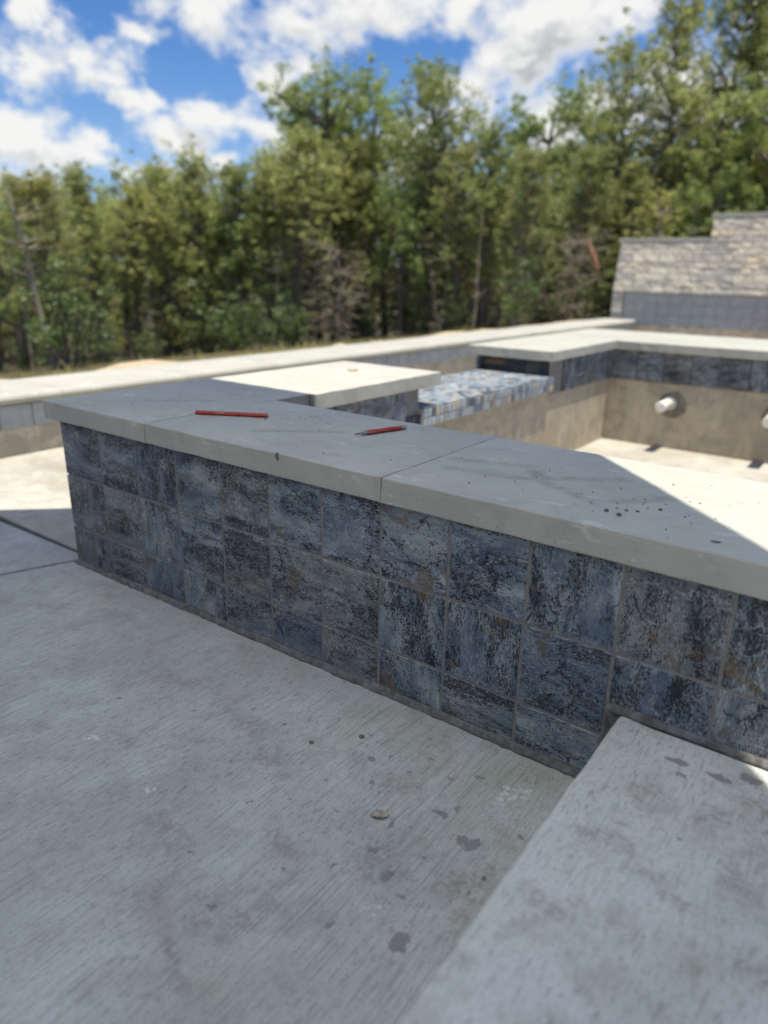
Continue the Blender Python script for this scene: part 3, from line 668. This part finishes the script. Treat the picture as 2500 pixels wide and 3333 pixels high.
o = obj('mortar_crumb', rock_mesh(.13*U, 91, 2, .22), M_sandrock, None, P(-6.15, 7.0, TOP1+.02)); tag(o, 'flat tan mortar flake lying alone on the sunlit white coping slab', 'crumb', 'mortar crumbs on the coping')
# uncountable grit
def grit(n, area, zf, smin, smax, mat, name, dense=None):
    Vs, Fs = [], []; b0 = np.array([(0, 0, .8), (.8, 0, 0), (-.4, .7, 0), (-.4, -.7, 0), (.1, .1, -.3)], float); f0 = np.array([(0, 1, 2), (0, 2, 3), (0, 3, 1)])
    for i in range(n):
        if dense and rng.random() < .45:
            c = dense[rng.integers(len(dense))]; x = rng.normal(c[0], c[2]); y = rng.normal(c[1], c[2])
        else: x = rng.uniform(area[0], area[2]); y = rng.uniform(area[1], area[3])
        if not (area[0] < x < area[2] and area[1] < y < area[3]): continue
        s = (smin+(smax-smin)*rng.random()**4)*U; a = rng.uniform(0, 6.3); R_ = np.array([[math.cos(a), -math.sin(a), 0], [math.sin(a), math.cos(a), 0], [0, 0, 1]])
        V = (b0*s*rng.uniform(.6, 1.3, (5, 3)))@R_.T+np.array(P(x, y, zf(x))); Fs.append(f0+5*len(Vs)); Vs.append(V)
    o = obj(name, mesh_np(np.concatenate(Vs), np.concatenate(Fs), name), mat); tag(o, kind='stuff', label='scattered dark mortar grit'); return o
grit(650, (-7.5, 0, 4.7, 2.7), lambda x: TOP1+.001, .005, .024, M_crumb, 'coping_grit', [(-3.4, 1.75, .22), (-3.1, 2.0, .25), (1.7, 1.0, .6), (2.7, .8, .35), (-.6, 1.5, .7)])
grit(900, (-3, -5, 3.1, -.12), lambda x: zd(x)+.001, .003, .014, M_crumb, 'deck_grit', [(1.4, -.9, .5), (.4, -1.0, .6), (2.5, -.3, .3)])
grit(260, (3.3, -4, 6, -.12), lambda x: -.629, .003, .012, M_crumb, 'step_grit')
# loose bits on the deck
def leaf():
    bm = bmesh.new(); n = 9; rows = []
    for i in range(n):
        t = i/(n-1); w = .5*math.sin(math.pi*(t*.92+.04))**.8*(1+.2*math.sin(t*22))
        rows.append([bm.verts.new(((t-.5)*.19*U, w*s_*.11*U, (.022*abs(s_)+.012*math.sin(t*5)+.006)*U)) for s_ in (-1, -.5, 0, .5, 1)])
    for a_, b_ in zip(rows, rows[1:]):
        for j in range(4): bm.faces.new((a_[j], b_[j], b_[j+1], a_[j+1]))
    g = bmesh.ops.extrude_face_region(bm, geom=bm.faces[:])
    for v in g['geom']:
        if isinstance(v, bmesh.types.BMVert): v.co.z += .0006
    bmesh.ops.recalc_face_normals(bm, faces=bm.faces[:])
    return mesh_bm(bm, 'dry_leaf', True)
o = obj('dry_leaf', leaf(), M_dryleaf, None, P(1.42, -1.83, zd(1.4))); o.rotation_euler = (0, 0, .75); tag(o, 'curled tan dry leaf lying on the broomed concrete deck', 'leaf')
for i, (x, y, r, lb) in enumerate([(.46, -.92, .036, 'round grey mortar lump on the deck near the foot of the tiled wall'), (.05, -1.36, .03, 'small flat grey mortar lump on the open deck'), (2.66, -1.88, .022, 'tiny dark chip on the deck beside the upper step'), (-.46, -1.3, .018, 'tiny dark mortar pellet on the deck, furthest left of the lumps')]):
    o = obj('mortar_lump', rock_mesh(r*U, i+20, 2, .45), M_crumb, None, P(x, y, zd(x)+r*.2)); tag(o, lb, 'lump', 'mortar lumps on the deck')
for i, (x, y, s, lb) in enumerate([(-19.6, 22.5, .55, 'tan rock sitting on the bank just behind the pool wall, left of a pair'), (-19.8, 26.0, .5, 'tan rock sitting on the bank just behind the pool wall, right of a pair'), (-20, 33, .4, 'small tan rock on the bank behind the middle of the pool wall')]):
    o = obj('rock', rock_mesh(s*U, i+40, 3, .6), M_sandrock, None, P(x, y, terr(x, y)+.1)); tag(o, lb, 'rock', 'rocks on the bank')

# ------------------------------------------------------------------ trees
def leaves_np(centers, radii, per, size, rg, flat=.75):
    n = len(centers)*per; c = np.repeat(centers, per, 0); r = np.repeat(radii, per)[:, None]
    d = rg.normal(size=(n, 3)); d /= np.linalg.norm(d, axis=1)[:, None]; d *= rg.random((n, 1))**.45; d[:, 2] *= flat
    p = c+d*r
    a = rg.normal(size=(n, 3)); a /= np.linalg.norm(a, axis=1)[:, None]; b = np.cross(a, rg.normal(size=(n, 3))); b /= np.linalg.norm(b, axis=1)[:, None]+1e-9
    a[:, 2] *= .7; b[:, 2] *= .7
    s = size*rg.uniform(.6, 1.4, (n, 1))
    V = np.stack([p+a*s, p-a*s*.5+b*s*.45, p-a*s*.5-b*s*.45], 1).reshape(-1, 3)
    tint = np.clip(np.repeat(rg.random(len(centers)), per)*.5+rg.random(n)*.5, 0, 1)
    return V, np.arange(3*n).reshape(-1, 3), np.repeat(tint, 3)
def crown_mesh(V, F, t, name):
    me = mesh_np(V, F, name); at = me.attributes.new('tint', 'FLOAT', 'POINT'); at.data.foreach_set('value', t.astype(np.float32)); return me
def bent(p0, p1, rg, sag=.08, n=6):
    t = np.linspace(0, 1, n)[:, None]; L = np.linalg.norm(np.array(p1)-p0); w = rg.normal(size=(n, 3))*sag*L*.35; w[0] = 0
    w = np.cumsum(w, 0)*.4; return np.array(p0)*(1-t)+np.array(p1)*t+w
def proto_juniper(seed, H=4.0, wide=1.0, low=.30, lean=0., dens=1.0):
    rg = np.random.default_rng(seed); tr = []; tw = []
    tp = bent((0, 0, -.3), (lean+rg.normal()*.12, rg.normal()*.12, H*.96), rg, .05, 9); tr.append(tube_np(tp, np.linspace(.075, .012, 9), 8))
    if rg.random() < .6:
        k0 = tp[2]; tr.append(tube_np(bent(k0, k0+np.array([rg.normal()*.35, rg.normal()*.35, H*.45]), rg, .06, 7), np.linspace(.05, .01, 7), 6))
    cs, rs = [], []
    for i in range(int(58*dens)):
        t = low+(1-low)*rg.random()**.85; base = tp[min(8, int(t*8))]*(1-(t*8) % 1)+tp[min(8, int(t*8)+1)]*((t*8) % 1) if t < 1 else tp[-1]
        prof = wide*(.16+.62*math.sin(math.pi*min(1, (1-t)/(1-low)*.62+.10))**1.1)*(H/4.0)
        L = prof*rg.uniform(.45, 1.2); a = rg.uniform(0, 6.283)
        tip = base+np.array([math.cos(a)*L, math.sin(a)*L, L*rg.uniform(.15, .95)])
        br = bent(base, tip, rg, .10, 5); tr.append(tube_np(br, np.linspace(.022, .005, 5), 4))
        for q in (br[2], br[3], br[4], br[4]+rg.normal(size=3)*.08, br[3]+rg.normal(size=3)*.10):
            cs.append(q+rg.normal(size=3)*.07); rs.append(rg.uniform(.06, .16)); cs.append(q+rg.normal(size=3)*.13); rs.append(rg.uniform(.05, .12))
    cs.append(tp[-1]); rs.append(.14)
    for i in range(int(150)):
        t = rg.uniform(.04, min(.92, low+.42)); base = tp[0]*(1-t)+tp[-1]*t; a = rg.uniform(0, 6.283); L = rg.uniform(.25, .85)*wide
        tw.append(tube_np(bent(base, base+np.array([math.cos(a)*L, math.sin(a)*L, L*rg.uniform(-.45, .75)]), rg, .16, 6), np.linspace(.017, .004, 6), 3))
    V, F, T = leaves_np(np.array(cs), np.array(rs), 32, .031, rg)
    return dict(H=H, trunk=mesh_np(*join_np(tr), 'trunk', True), twigs=mesh_np(*join_np(tw), 'bare_branches', True), crown=crown_mesh(V, F, T, 'crown'))
def proto_oak(seed, H=5.0, wide=1.0, low=.42):
    rg = np.random.default_rng(seed); tr = []; tw = []
    tp = bent((0, 0, -.3), (rg.normal()*.2, rg.normal()*.2, H*.80), rg, .07, 9); tr.append(tube_np(tp, np.linspace(.10, .03, 9), 8)); cs, rs = [], []
    for i in range(27):
        t = low+(1-low)*rg.random(); base = tp[int(min(t, .999)*8)]; a = rg.uniform(0, 6.283)
        L = wide*rg.uniform(.5, 1.25)*(1.15-.7*max(0, t-.55)); tip = base+np.array([math.cos(a)*L, math.sin(a)*L, L*rg.uniform(.1, .8)+.1])
        tr.append(tube_np(bent(base, tip, rg, .12, 6), np.linspace(.035, .010, 6), 5))
        for j in range(9):
            d = rg.normal(size=3); d /= np.linalg.norm(d); q = tip+d*np.array([.42, .42, .26])*wide*rg.uniform(.4, 1)
            cs.append(q); rs.append(rg.uniform(.08, .18)); cs.append(q+rg.normal(size=3)*.16); rs.append(rg.uniform(.06, .14)); tr.append(tube_np(bent(tip, q, rg, .1, 3), np.linspace(.010, .004, 3), 3))
    for j in range(14):
        d = rg.normal(size=3); q = tp[-1]+d*np.array([.3, .3, .2]); q[2] = min(q[2]+.25, H); cs.append(q); rs.append(rg.uniform(.12, .22))
    for i in range(22):
        t = rg.uniform(.1, .5); base = tp[0]*(1-t)+tp[-1]*t; a = rg.uniform(0, 6.283); L = rg.uniform(.2, .7)
        tw.append(tube_np(bent(base, base+np.array([math.cos(a)*L, math.sin(a)*L, L*rg.uniform(-.2, .8)]), rg, .14, 5), np.linspace(.012, .003, 5), 3))
    V, F, T = leaves_np(np.array(cs), np.array(rs), 40, .038, rg, .7)
    return dict(H=H, trunk=mesh_np(*join_np(tr), 'trunk', True), twigs=mesh_np(*join_np(tw), 'bare_branches', True), crown=crown_mesh(V, F, T, 'crown'))
def proto_shrub(seed, H=1.3):
    rg = np.random.default_rng(seed); tr = []; cs, rs = [], []
    for i in range(16):
        a = rg.uniform(0, 6.283); L = rg.uniform(.2, .7); tip = np.array([math.cos(a)*L, math.sin(a)*L, rg.uniform(.4, 1)*H]); b = bent((rg.normal()*.05, rg.normal()*.05, -.2), tip, rg, .1, 5)
        tr.append(tube_np(b, np.linspace(.016, .004, 5), 4))
        for q in b[2:]: cs.append(q+rg.normal(size=3)*.06); rs.append(rg.uniform(.08, .18))
    V, F, T = leaves_np(np.array(cs), np.array(rs), 46, .04, rg); return dict(H=H, trunk=mesh_np(*join_np(tr), 'stems', True), twigs=None, crown=crown_mesh(V, F, T, 'foliage'))
def proto_dead(seed, H=2.4):
    rg = np.random.default_rng(seed); tp = bent((0, 0, -.3), (.1, .1, H), rg, .06, 8); tr = [tube_np(tp, np.linspace(.05, .012, 8), 6)]; tw = []
    for i in range(90):
        t = rg.uniform(.15, 1); base = tp[int(min(t, .99)*7)]; a = rg.uniform(0, 6.283); L = rg.uniform(.25, .95)
        b = bent(base, base+np.array([math.cos(a)*L, math.sin(a)*L, L*rg.uniform(-.6, .6)]), rg, .22, 7); tw.append(tube_np(b, np.linspace(.013, .003, 7), 3))
        for q in b[3:6]: tw.append(tube_np(bent(q, q+rg.normal(size=3)*.16, rg, .2, 4), np.linspace(.006, .002, 4), 3))
    return dict(H=H, trunk=mesh_np(*join_np(tr), 'trunk', True), twigs=mesh_np(*join_np(tw), 'bare_branches', True), crown=None)
JUN = [proto_juniper(s, 4.0, w, lo, le, de) for s, w, lo, le, de in ((1, .85, .28, 0, 1.0), (2, 1.0, .35, .15, 1.0), (3, .75, .22, -.1, .9), (4, 1.15, .40, .2, 1.1), (5, .9, .30, .1, .8))]
LOWJ = [proto_juniper(s, 3.6, w, .05, 0, 1.0) for s, w in ((8, 1.2), (9, 1.05))]
OAK = [proto_oak(s, 5.0, w) for s, w in ((21, .9), (22, 1.05), (23, .8))]
SHR = [proto_shrub(s) for s in (41, 42, 43)]
DEAD = [proto_dead(51), proto_dead(52)]
def at(px, dist):              # ground point a given distance (units) out along one compass bearing, measured from the photograph's column
    d = pixdir(px, 585); h = math.hypot(d.x, d.y); return CAMP[0]+d.x/h*dist, CAMP[1]+d.y/h*dist
def top_z(px, py, dist): d = pixdir(px, py); return CAMP[2]+d.z/math.hypot(d.x, d.y)*dist
def plant(name, pr, x, y, h, label, cat, group, leafmat, bark=None, rz=None, sxy=1., twigmat=None):
    z = terr(x, y); rz = random.uniform(0, 6.28) if rz is None else rz
    s = h*U/pr['H']; t = thing(name, label, cat, P(x, y, z), rz, group); t.scale = (s*sxy, s*sxy, s)
    for nm, me, mt in (('trunk' if name != 'shrub' else 'stems', pr['trunk'], bark or M_bark), ('bare_branches', pr['twigs'], twigmat or M_twig), ('crown' if name != 'shrub' else 'foliage', pr['crown'], leafmat)):
        if me is None: continue
        o = bpy.data.objects.new(nm, me); C.objects.link(o); o.parent = t
        if not me.materials: me.materials.append(mt)
        o.material_slots[0].link = 'OBJECT'
        if nm == 'bare_branches': o['kind'] = 'stuff'; o.material_slots[0].material = mt
    return t
random.seed(5)
J, O = 'juniper', 'oak'
named = [  # column, distance, top row, kind, spread, label
 (20, 80, 372, O, 1.0, 'bright green oak at the far left end of the tree line'),
 (122, 74, 395, J, 1.15, 'soft grey-green juniper with a long pale leaning trunk, in front at far left'),
 (205, 88, 365, J, 1.0, 'olive juniper just right of the pale-trunked tree'),
 (290, 94, 405, J, 1.0, 'low dull juniper in the dip of the tree line at left'),
 (352, 98, 348, J, 1.0, 'dark pointed juniper rising left of the middle gap in the clouds'),
 (432, 96, 338, J, 1.0, 'dark green juniper with ragged twin top left of the tall oaks'),
 (505, 95, 368, J, 1.0, 'olive juniper between the ragged twin-topped one and the taller slope of trees'),
 (572, 92, 335, J, 1.0, 'yellow-green juniper where the tree line starts to climb'),
 (640, 92, 283, J, 1.05, 'rounded juniper standing against the foot of the tall oak'),
 (722, 108, 64, O, .85, 'tallest bright oak left of centre, its crown broken by sky'),
 (835, 106, 98, O, .85, 'tall bright oak beside the tallest one, right of it'),
 (775, 112, 90, O, .9, 'broad bright oak behind and between the two tallest oaks'),
 (690, 112, 130, O, .7, 'bright oak on the left flank of the tallest oak'),
 (925, 98, 138, J, .9, 'feathery tall juniper with upswept tips right of the tall oaks'),
 (985, 92, 300, J, 1.0, 'olive juniper below the white cloud gap'),
 (1050, 90, 268, J, .95, 'yellow-green juniper at centre right below the cloud gap'),
 (1115, 88, 335, J, 1.0, 'low olive juniper in front of the pale oak'),
 (1165, 114, 118, O, .95, 'pale sunlit oak with sky showing through right of the cloud gap'),
 (1262, 110, 105, O, .85, 'pale oak standing close to the tall right-hand juniper'),
 (1330, 104, 82, J, .9, 'slender tall juniper in front of the right-hand group'),
 (1405, 100, -5, J, 1.0, 'very tall dark juniper reaching the top of the picture'),
 (1490, 104, -60, J, 1.05, 'tallest dark juniper of the right-hand group'),
 (1580, 104, -20, J, 1.0, 'tall juniper above the higher part of the stone wall'),
 (1530, 92, 330, O, 1.0, 'yellow-green oak spreading behind the stone wall'),
 (1650, 96, 92, O, 1.0, 'bright oak at the right edge behind the stone wall'),
 (1400, 90, 420, J, 1.1, 'brownish low juniper left of the stone wall step'),
 (1235, 92, 330, J, 1.1, 'drab juniper with dark leaning trunk in front of the pale oaks'),
]
for i, (px, ds, ty, kd, sp, lb) in enumerate(named):
    x, y = at(px, ds); h = top_z(px, ty, ds)-terr(x, y)
    pr = (JUN if kd == J else OAK)[i % (5 if kd == J else 3)]
    plant(kd+'_tree', pr, x, y, h, lb, 'tree', 'trees beyond the pool', M_jun if kd == J else M_oak, M_pale if i == 1 else None, sxy=sp*((.70 if kd == J else 1.0) if h > 38 else .95))
tops = [(-300, 372), (0, 372), (200, 365), (300, 392), (370, 352), (450, 345), (560, 352), (640, 330), (700, 290), (850, 280), (950, 340), (1100, 340), (1200, 330), (1330, 310), (1450, 280), (1700, 260), (2000, 260)]
def skyline(px):
    for (a, ya), (b, yb) in zip(tops, tops[1:]):
        if a <= px <= b: return ya+(yb-ya)*(px-a)/(b-a)
    return tops[-1][1]
for row, (ds, stepx, dy) in enumerate(((100, 74, 15), (122, 82, 8), (150, 95, 10))):
    px = -260+row*23
    while px < 1950:
        d = ds+random.uniform(-7, 7); x, y = at(px, d); h = top_z(px, skyline(px)+dy+random.uniform(-12, 45), d)-terr(x, y)
        kd = J if random.random() < .74 else O
        plant(kd+'_tree', random.choice((JUN if row == 0 and random.random() < .5 else LOWJ) if kd == J else OAK), x, y, h, 'one of the close-packed %s in the dense wood behind the front trees' % ('olive-green junipers' if kd == J else 'broad-leaved oaks'), 'tree', 'packed %ss deep in the wood' % kd, M_jun if kd == J else M_oak, sxy=random.uniform(.8, 1.05))
        px += stepx*random.uniform(.75, 1.25)
SHORT = ['far left oak', 'pale-trunked leaning juniper', 'olive juniper beside the pale-trunked one', 'low juniper in the dip at left', 'dark pointed juniper', 'ragged twin-topped juniper', 'olive juniper right of the ragged one', 'yellow-green juniper where the trees start to climb', 'rounded juniper under the tall oak', 'tallest oak', 'second tall oak', 'broad oak between the tallest two', 'oak flanking the tallest one', 'feathery upswept juniper', 'olive juniper below the cloud gap', 'yellow-green juniper at centre right', 'low juniper before the pale oak', 'pale sunlit oak', 'pale oak beside the tall juniper', 'slender tall juniper', 'very tall dark juniper', 'tallest right-hand juniper', 'juniper above the higher stone wall', 'spreading oak behind the stone wall', 'oak at the right edge', 'brownish juniper left of the wall step', 'drab juniper with the dark trunk']
for i, sh in enumerate(SHORT):
    if i in (4, 9, 11, 12, 15, 21, 24): continue
    px = named[i][0]+random.uniform(-14, 14); d = named[i][1]-random.uniform(2, 7); x, y = at(px, d)
    plant('shrub', SHR[i % 3], x, y, random.uniform(3.5, 9), 'leafy green shrub at the foot of the '+sh, 'shrub', 'shrubs at the edge of the wood', M_shr, sxy=random.uniform(.8, 1.3))
for i, (px, d, ty, lb) in enumerate([(1240, 84, 480, 'bare grey dead juniper with tangled drooping twigs near the stone wall'), (735, 86, 520, 'bare dead juniper with pale twigs below the tallest oak')]):
    x, y = at(px, d); t = plant('dead_tree', DEAD[i % 2], x, y, top_z(px, ty, d)-terr(x, y), lb, 'dead tree', 'dead trees at the edge of the wood', M_jun)
    if i == 0:
        a = Vector(P(*at(1262, 83), top_z(1262, 515, 83))); b = Vector(P(*at(1290, 83), top_z(1290, 582, 83)))
        V, F = tube_np(bent(np.array(a), np.array(b), np.random.default_rng(3), .03, 6), np.array([.022, .035, .042, .045, .045, .03]), 7)
        o = obj('broken_limb', mesh_np(V, F, 'broken_limb', True), M_brown); o.parent = t; bpy.context.view_layer.update(); o.matrix_parent_inverse = t.matrix_world.inverted(); o['label'] = 'red-brown broken limb hanging down'
def proto_sapling(seed, H=3.0):
    rg = np.random.default_rng(seed); tp = bent((0, 0, -.3), (rg.normal()*.25, rg.normal()*.25, H), rg, .06, 9); tw = []
    for i in range(16):
        t = rg.uniform(.25, 1); base = tp[int(min(t, .99)*8)]; a = rg.uniform(0, 6.283); L = rg.uniform(.15, .5)
        tw.append(tube_np(bent(base, base+np.array([math.cos(a)*L, math.sin(a)*L, L*rg.uniform(0, .9)]), rg, .15, 5), np.linspace(.011, .003, 5), 3))
    return dict(H=H, trunk=mesh_np(*tube_np(tp, np.linspace(.038, .010, 9), 7), 'trunk', True), twigs=mesh_np(*join_np(tw), 'bare_branches', True), crown=None)
SAP = [proto_sapling(s_) for s_ in (61, 62, 63)]
for i, sh in enumerate(SHORT):
    px = named[i][0]+random.choice((-1, 1))*random.uniform(18, 30); d = named[i][1]-random.uniform(0, 8); x, y = at(px, d)
    plant('sapling', SAP[i % 3], x, y, random.uniform(10, 15.5), 'thin grey bare-stemmed sapling in front of the '+sh, 'sapling', 'bare saplings along the wood edge', M_jun, random.choice((M_bark, M_bark, M_pale)), sxy=random.uniform(.8, 1.1))
x, y = at(117, 71); plant('sapling', SAP[1], x, y, 15, 'pale bare trunk standing by itself at the far left, foot in the grass', 'sapling', 'bare saplings along the wood edge', M_jun, M_pale, rz=.4, sxy=1.5)
# grass at the edge of the bank
def grass(n=5200):
    V, F, T = [], [], []
    for i in range(n):
        s = 6+rng.random()**1.5*28; yy = rng.uniform(-20, 60); x = -19-s
        if mnoise.noise(Vector((x*.13, yy*.13, 1.7))) < -.02+.25*(yy > 25): continue
        p = np.array(P(x, yy, terr(x, yy)-.05)); h = rng.uniform(.04, .13); a = rng.uniform(0, 6.3); d = np.array([math.cos(a), math.sin(a), 0]); lean = np.array([rng.normal()*.4, rng.normal()*.4, 1])*h
        n0 = len(V)*1; V += [p+d*.006, p-d*.006, p+lean]; F.append((n0, n0+1, n0+2)); T += [rng.random()]*3
    o = obj('grass', crown_mesh(np.array(V), np.array(F), np.array(T), 'grass'), M_grs); tag(o, 'dry yellow-green grass on the bank behind the pool wall', kind='stuff')
grass()

# ------------------------------------------------------------------ patio umbrella over the photographer, whose shade falls on the basin
def umbrella():
    cx, cy, zr = -2.09, -7.29, 12.7; ap = 10.3; R_ = ap/math.cos(math.pi/8)
    u = thing('patio_umbrella', 'large octagonal pale cantilever patio umbrella shading the deck', 'umbrella', P(cx, cy, -1.7))
    c = P(cx, cy, -1.7); bm = bmesh.new(); topv = bm.verts.new(P(cx, cy, zr+4.2)-c); rim = []
    for i in range(8):
        a = math.pi/8+i*math.pi/4; rim.append(bm.verts.new(P(cx+R_*math.cos(a), cy+R_*math.sin(a), zr)-c))
    for i in range(8): bm.faces.new((topv, rim[i], rim[(i+1) % 8]))
    obj('canopy', mesh_bm(bm, 'canopy'), M_fabric, u, c)
    for i in range(8):
        a = math.pi/8+i*math.pi/4; e = P(cx+R_*.99*math.cos(a), cy+R_*.99*math.sin(a), zr-.06)-c
        obj('rib', tube_mesh([tuple(P(cx, cy, zr+4.1)-c), tuple(e)], [.006, .006], 6), M_pole, u, c)
    my = cy-12.6
    obj('mast', tube_mesh([tuple(P(cx, my, -1.75)-c), tuple(P(cx, my, zr+5.5)-c)], [.035, .035], 16), M_pole, u, c)
    obj('arm', tube_mesh([tuple(P(cx, my-.3, zr+4.2)-c), tuple(P(cx, cy-5, zr+5.9)-c), tuple(P(cx, cy, zr+5.2)-c)], [.03, .028, .024], 12), M_pole, u, c)
    obj('hub', tube_mesh([tuple(P(cx, cy, zr+5.3)-c), tuple(P(cx, cy, zr+3.7)-c)], [.03, .035], 16), M_pole, u, c)
    obj('base', tube_mesh([tuple(P(cx, my, -1.72)-c), tuple(P(cx, my, -1.3)-c), tuple(P(cx, my, -1.2)-c)], [.42, .42, .1], 28), M_pole, u, c)
umbrella()

# ------------------------------------------------------------------ the house behind the photographer, added unseen to warm the fill light
def house():
    h = thing('house', 'unseen tan stucco house with brown roof, added behind the deck to warm fill light', 'house', P(0, -34, -1.7))
    M_st = mat_plain('tan_stucco', (.36, .29, .21), .12, 12, .95, 120, .8); M_rf = mat_plain('brown_shingle', (.11, .085, .065), .3, 30, .95, 90, .8); M_fr = mat_plain('white_window_frame', (.7, .7, .68), .05, 20, .5)
    mg, k = material('dark_window_glass'); finish(k, (.02, .025, .03), .08)
    w = ubox('wall', -40, -70, -1.9, 38, -34, 17.5, M_st, h)
    bm = bmesh.new(); c = P(0, -34, -1.7)
    e = [bm.verts.new(P(x, y, 17.6)-c) for x, y in ((-43.5, -73), (41.5, -73), (41.5, -30.5), (-43.5, -30.5))]; rd = [bm.verts.new(P(x, -52, 28.5)-c) for x in (-24, 22)]
    for f in ((e[0], e[1], rd[1], rd[0]), (e[1], e[2], rd[1]), (e[2], e[3], rd[0], rd[1]), (e[3], e[0], rd[0]), (e[3], e[2], e[1], e[0])): bm.faces.new(f)
    bmesh.ops.recalc_face_normals(bm, faces=bm.faces[:]); obj('roof', mesh_bm(bm, 'roof'), M_rf, h, c)
    for x in (-28, -12, 20):
        fr = ubox('window', x, -34.02, 4.5, x+8, -33.7, 12.5, M_fr, h); ubox('pane', x+.5, -33.72, 5, x+7.5, -33.66, 12, mg, fr)
    for x in (2, 9):
        d = ubox('patio_door', x, -34.02, -1.65, x+6.8, -33.7, 12.5, M_fr, h); ubox('pane', x+.6, -33.72, -1, x+6.2, -33.66, 11.9, mg, d)
house()
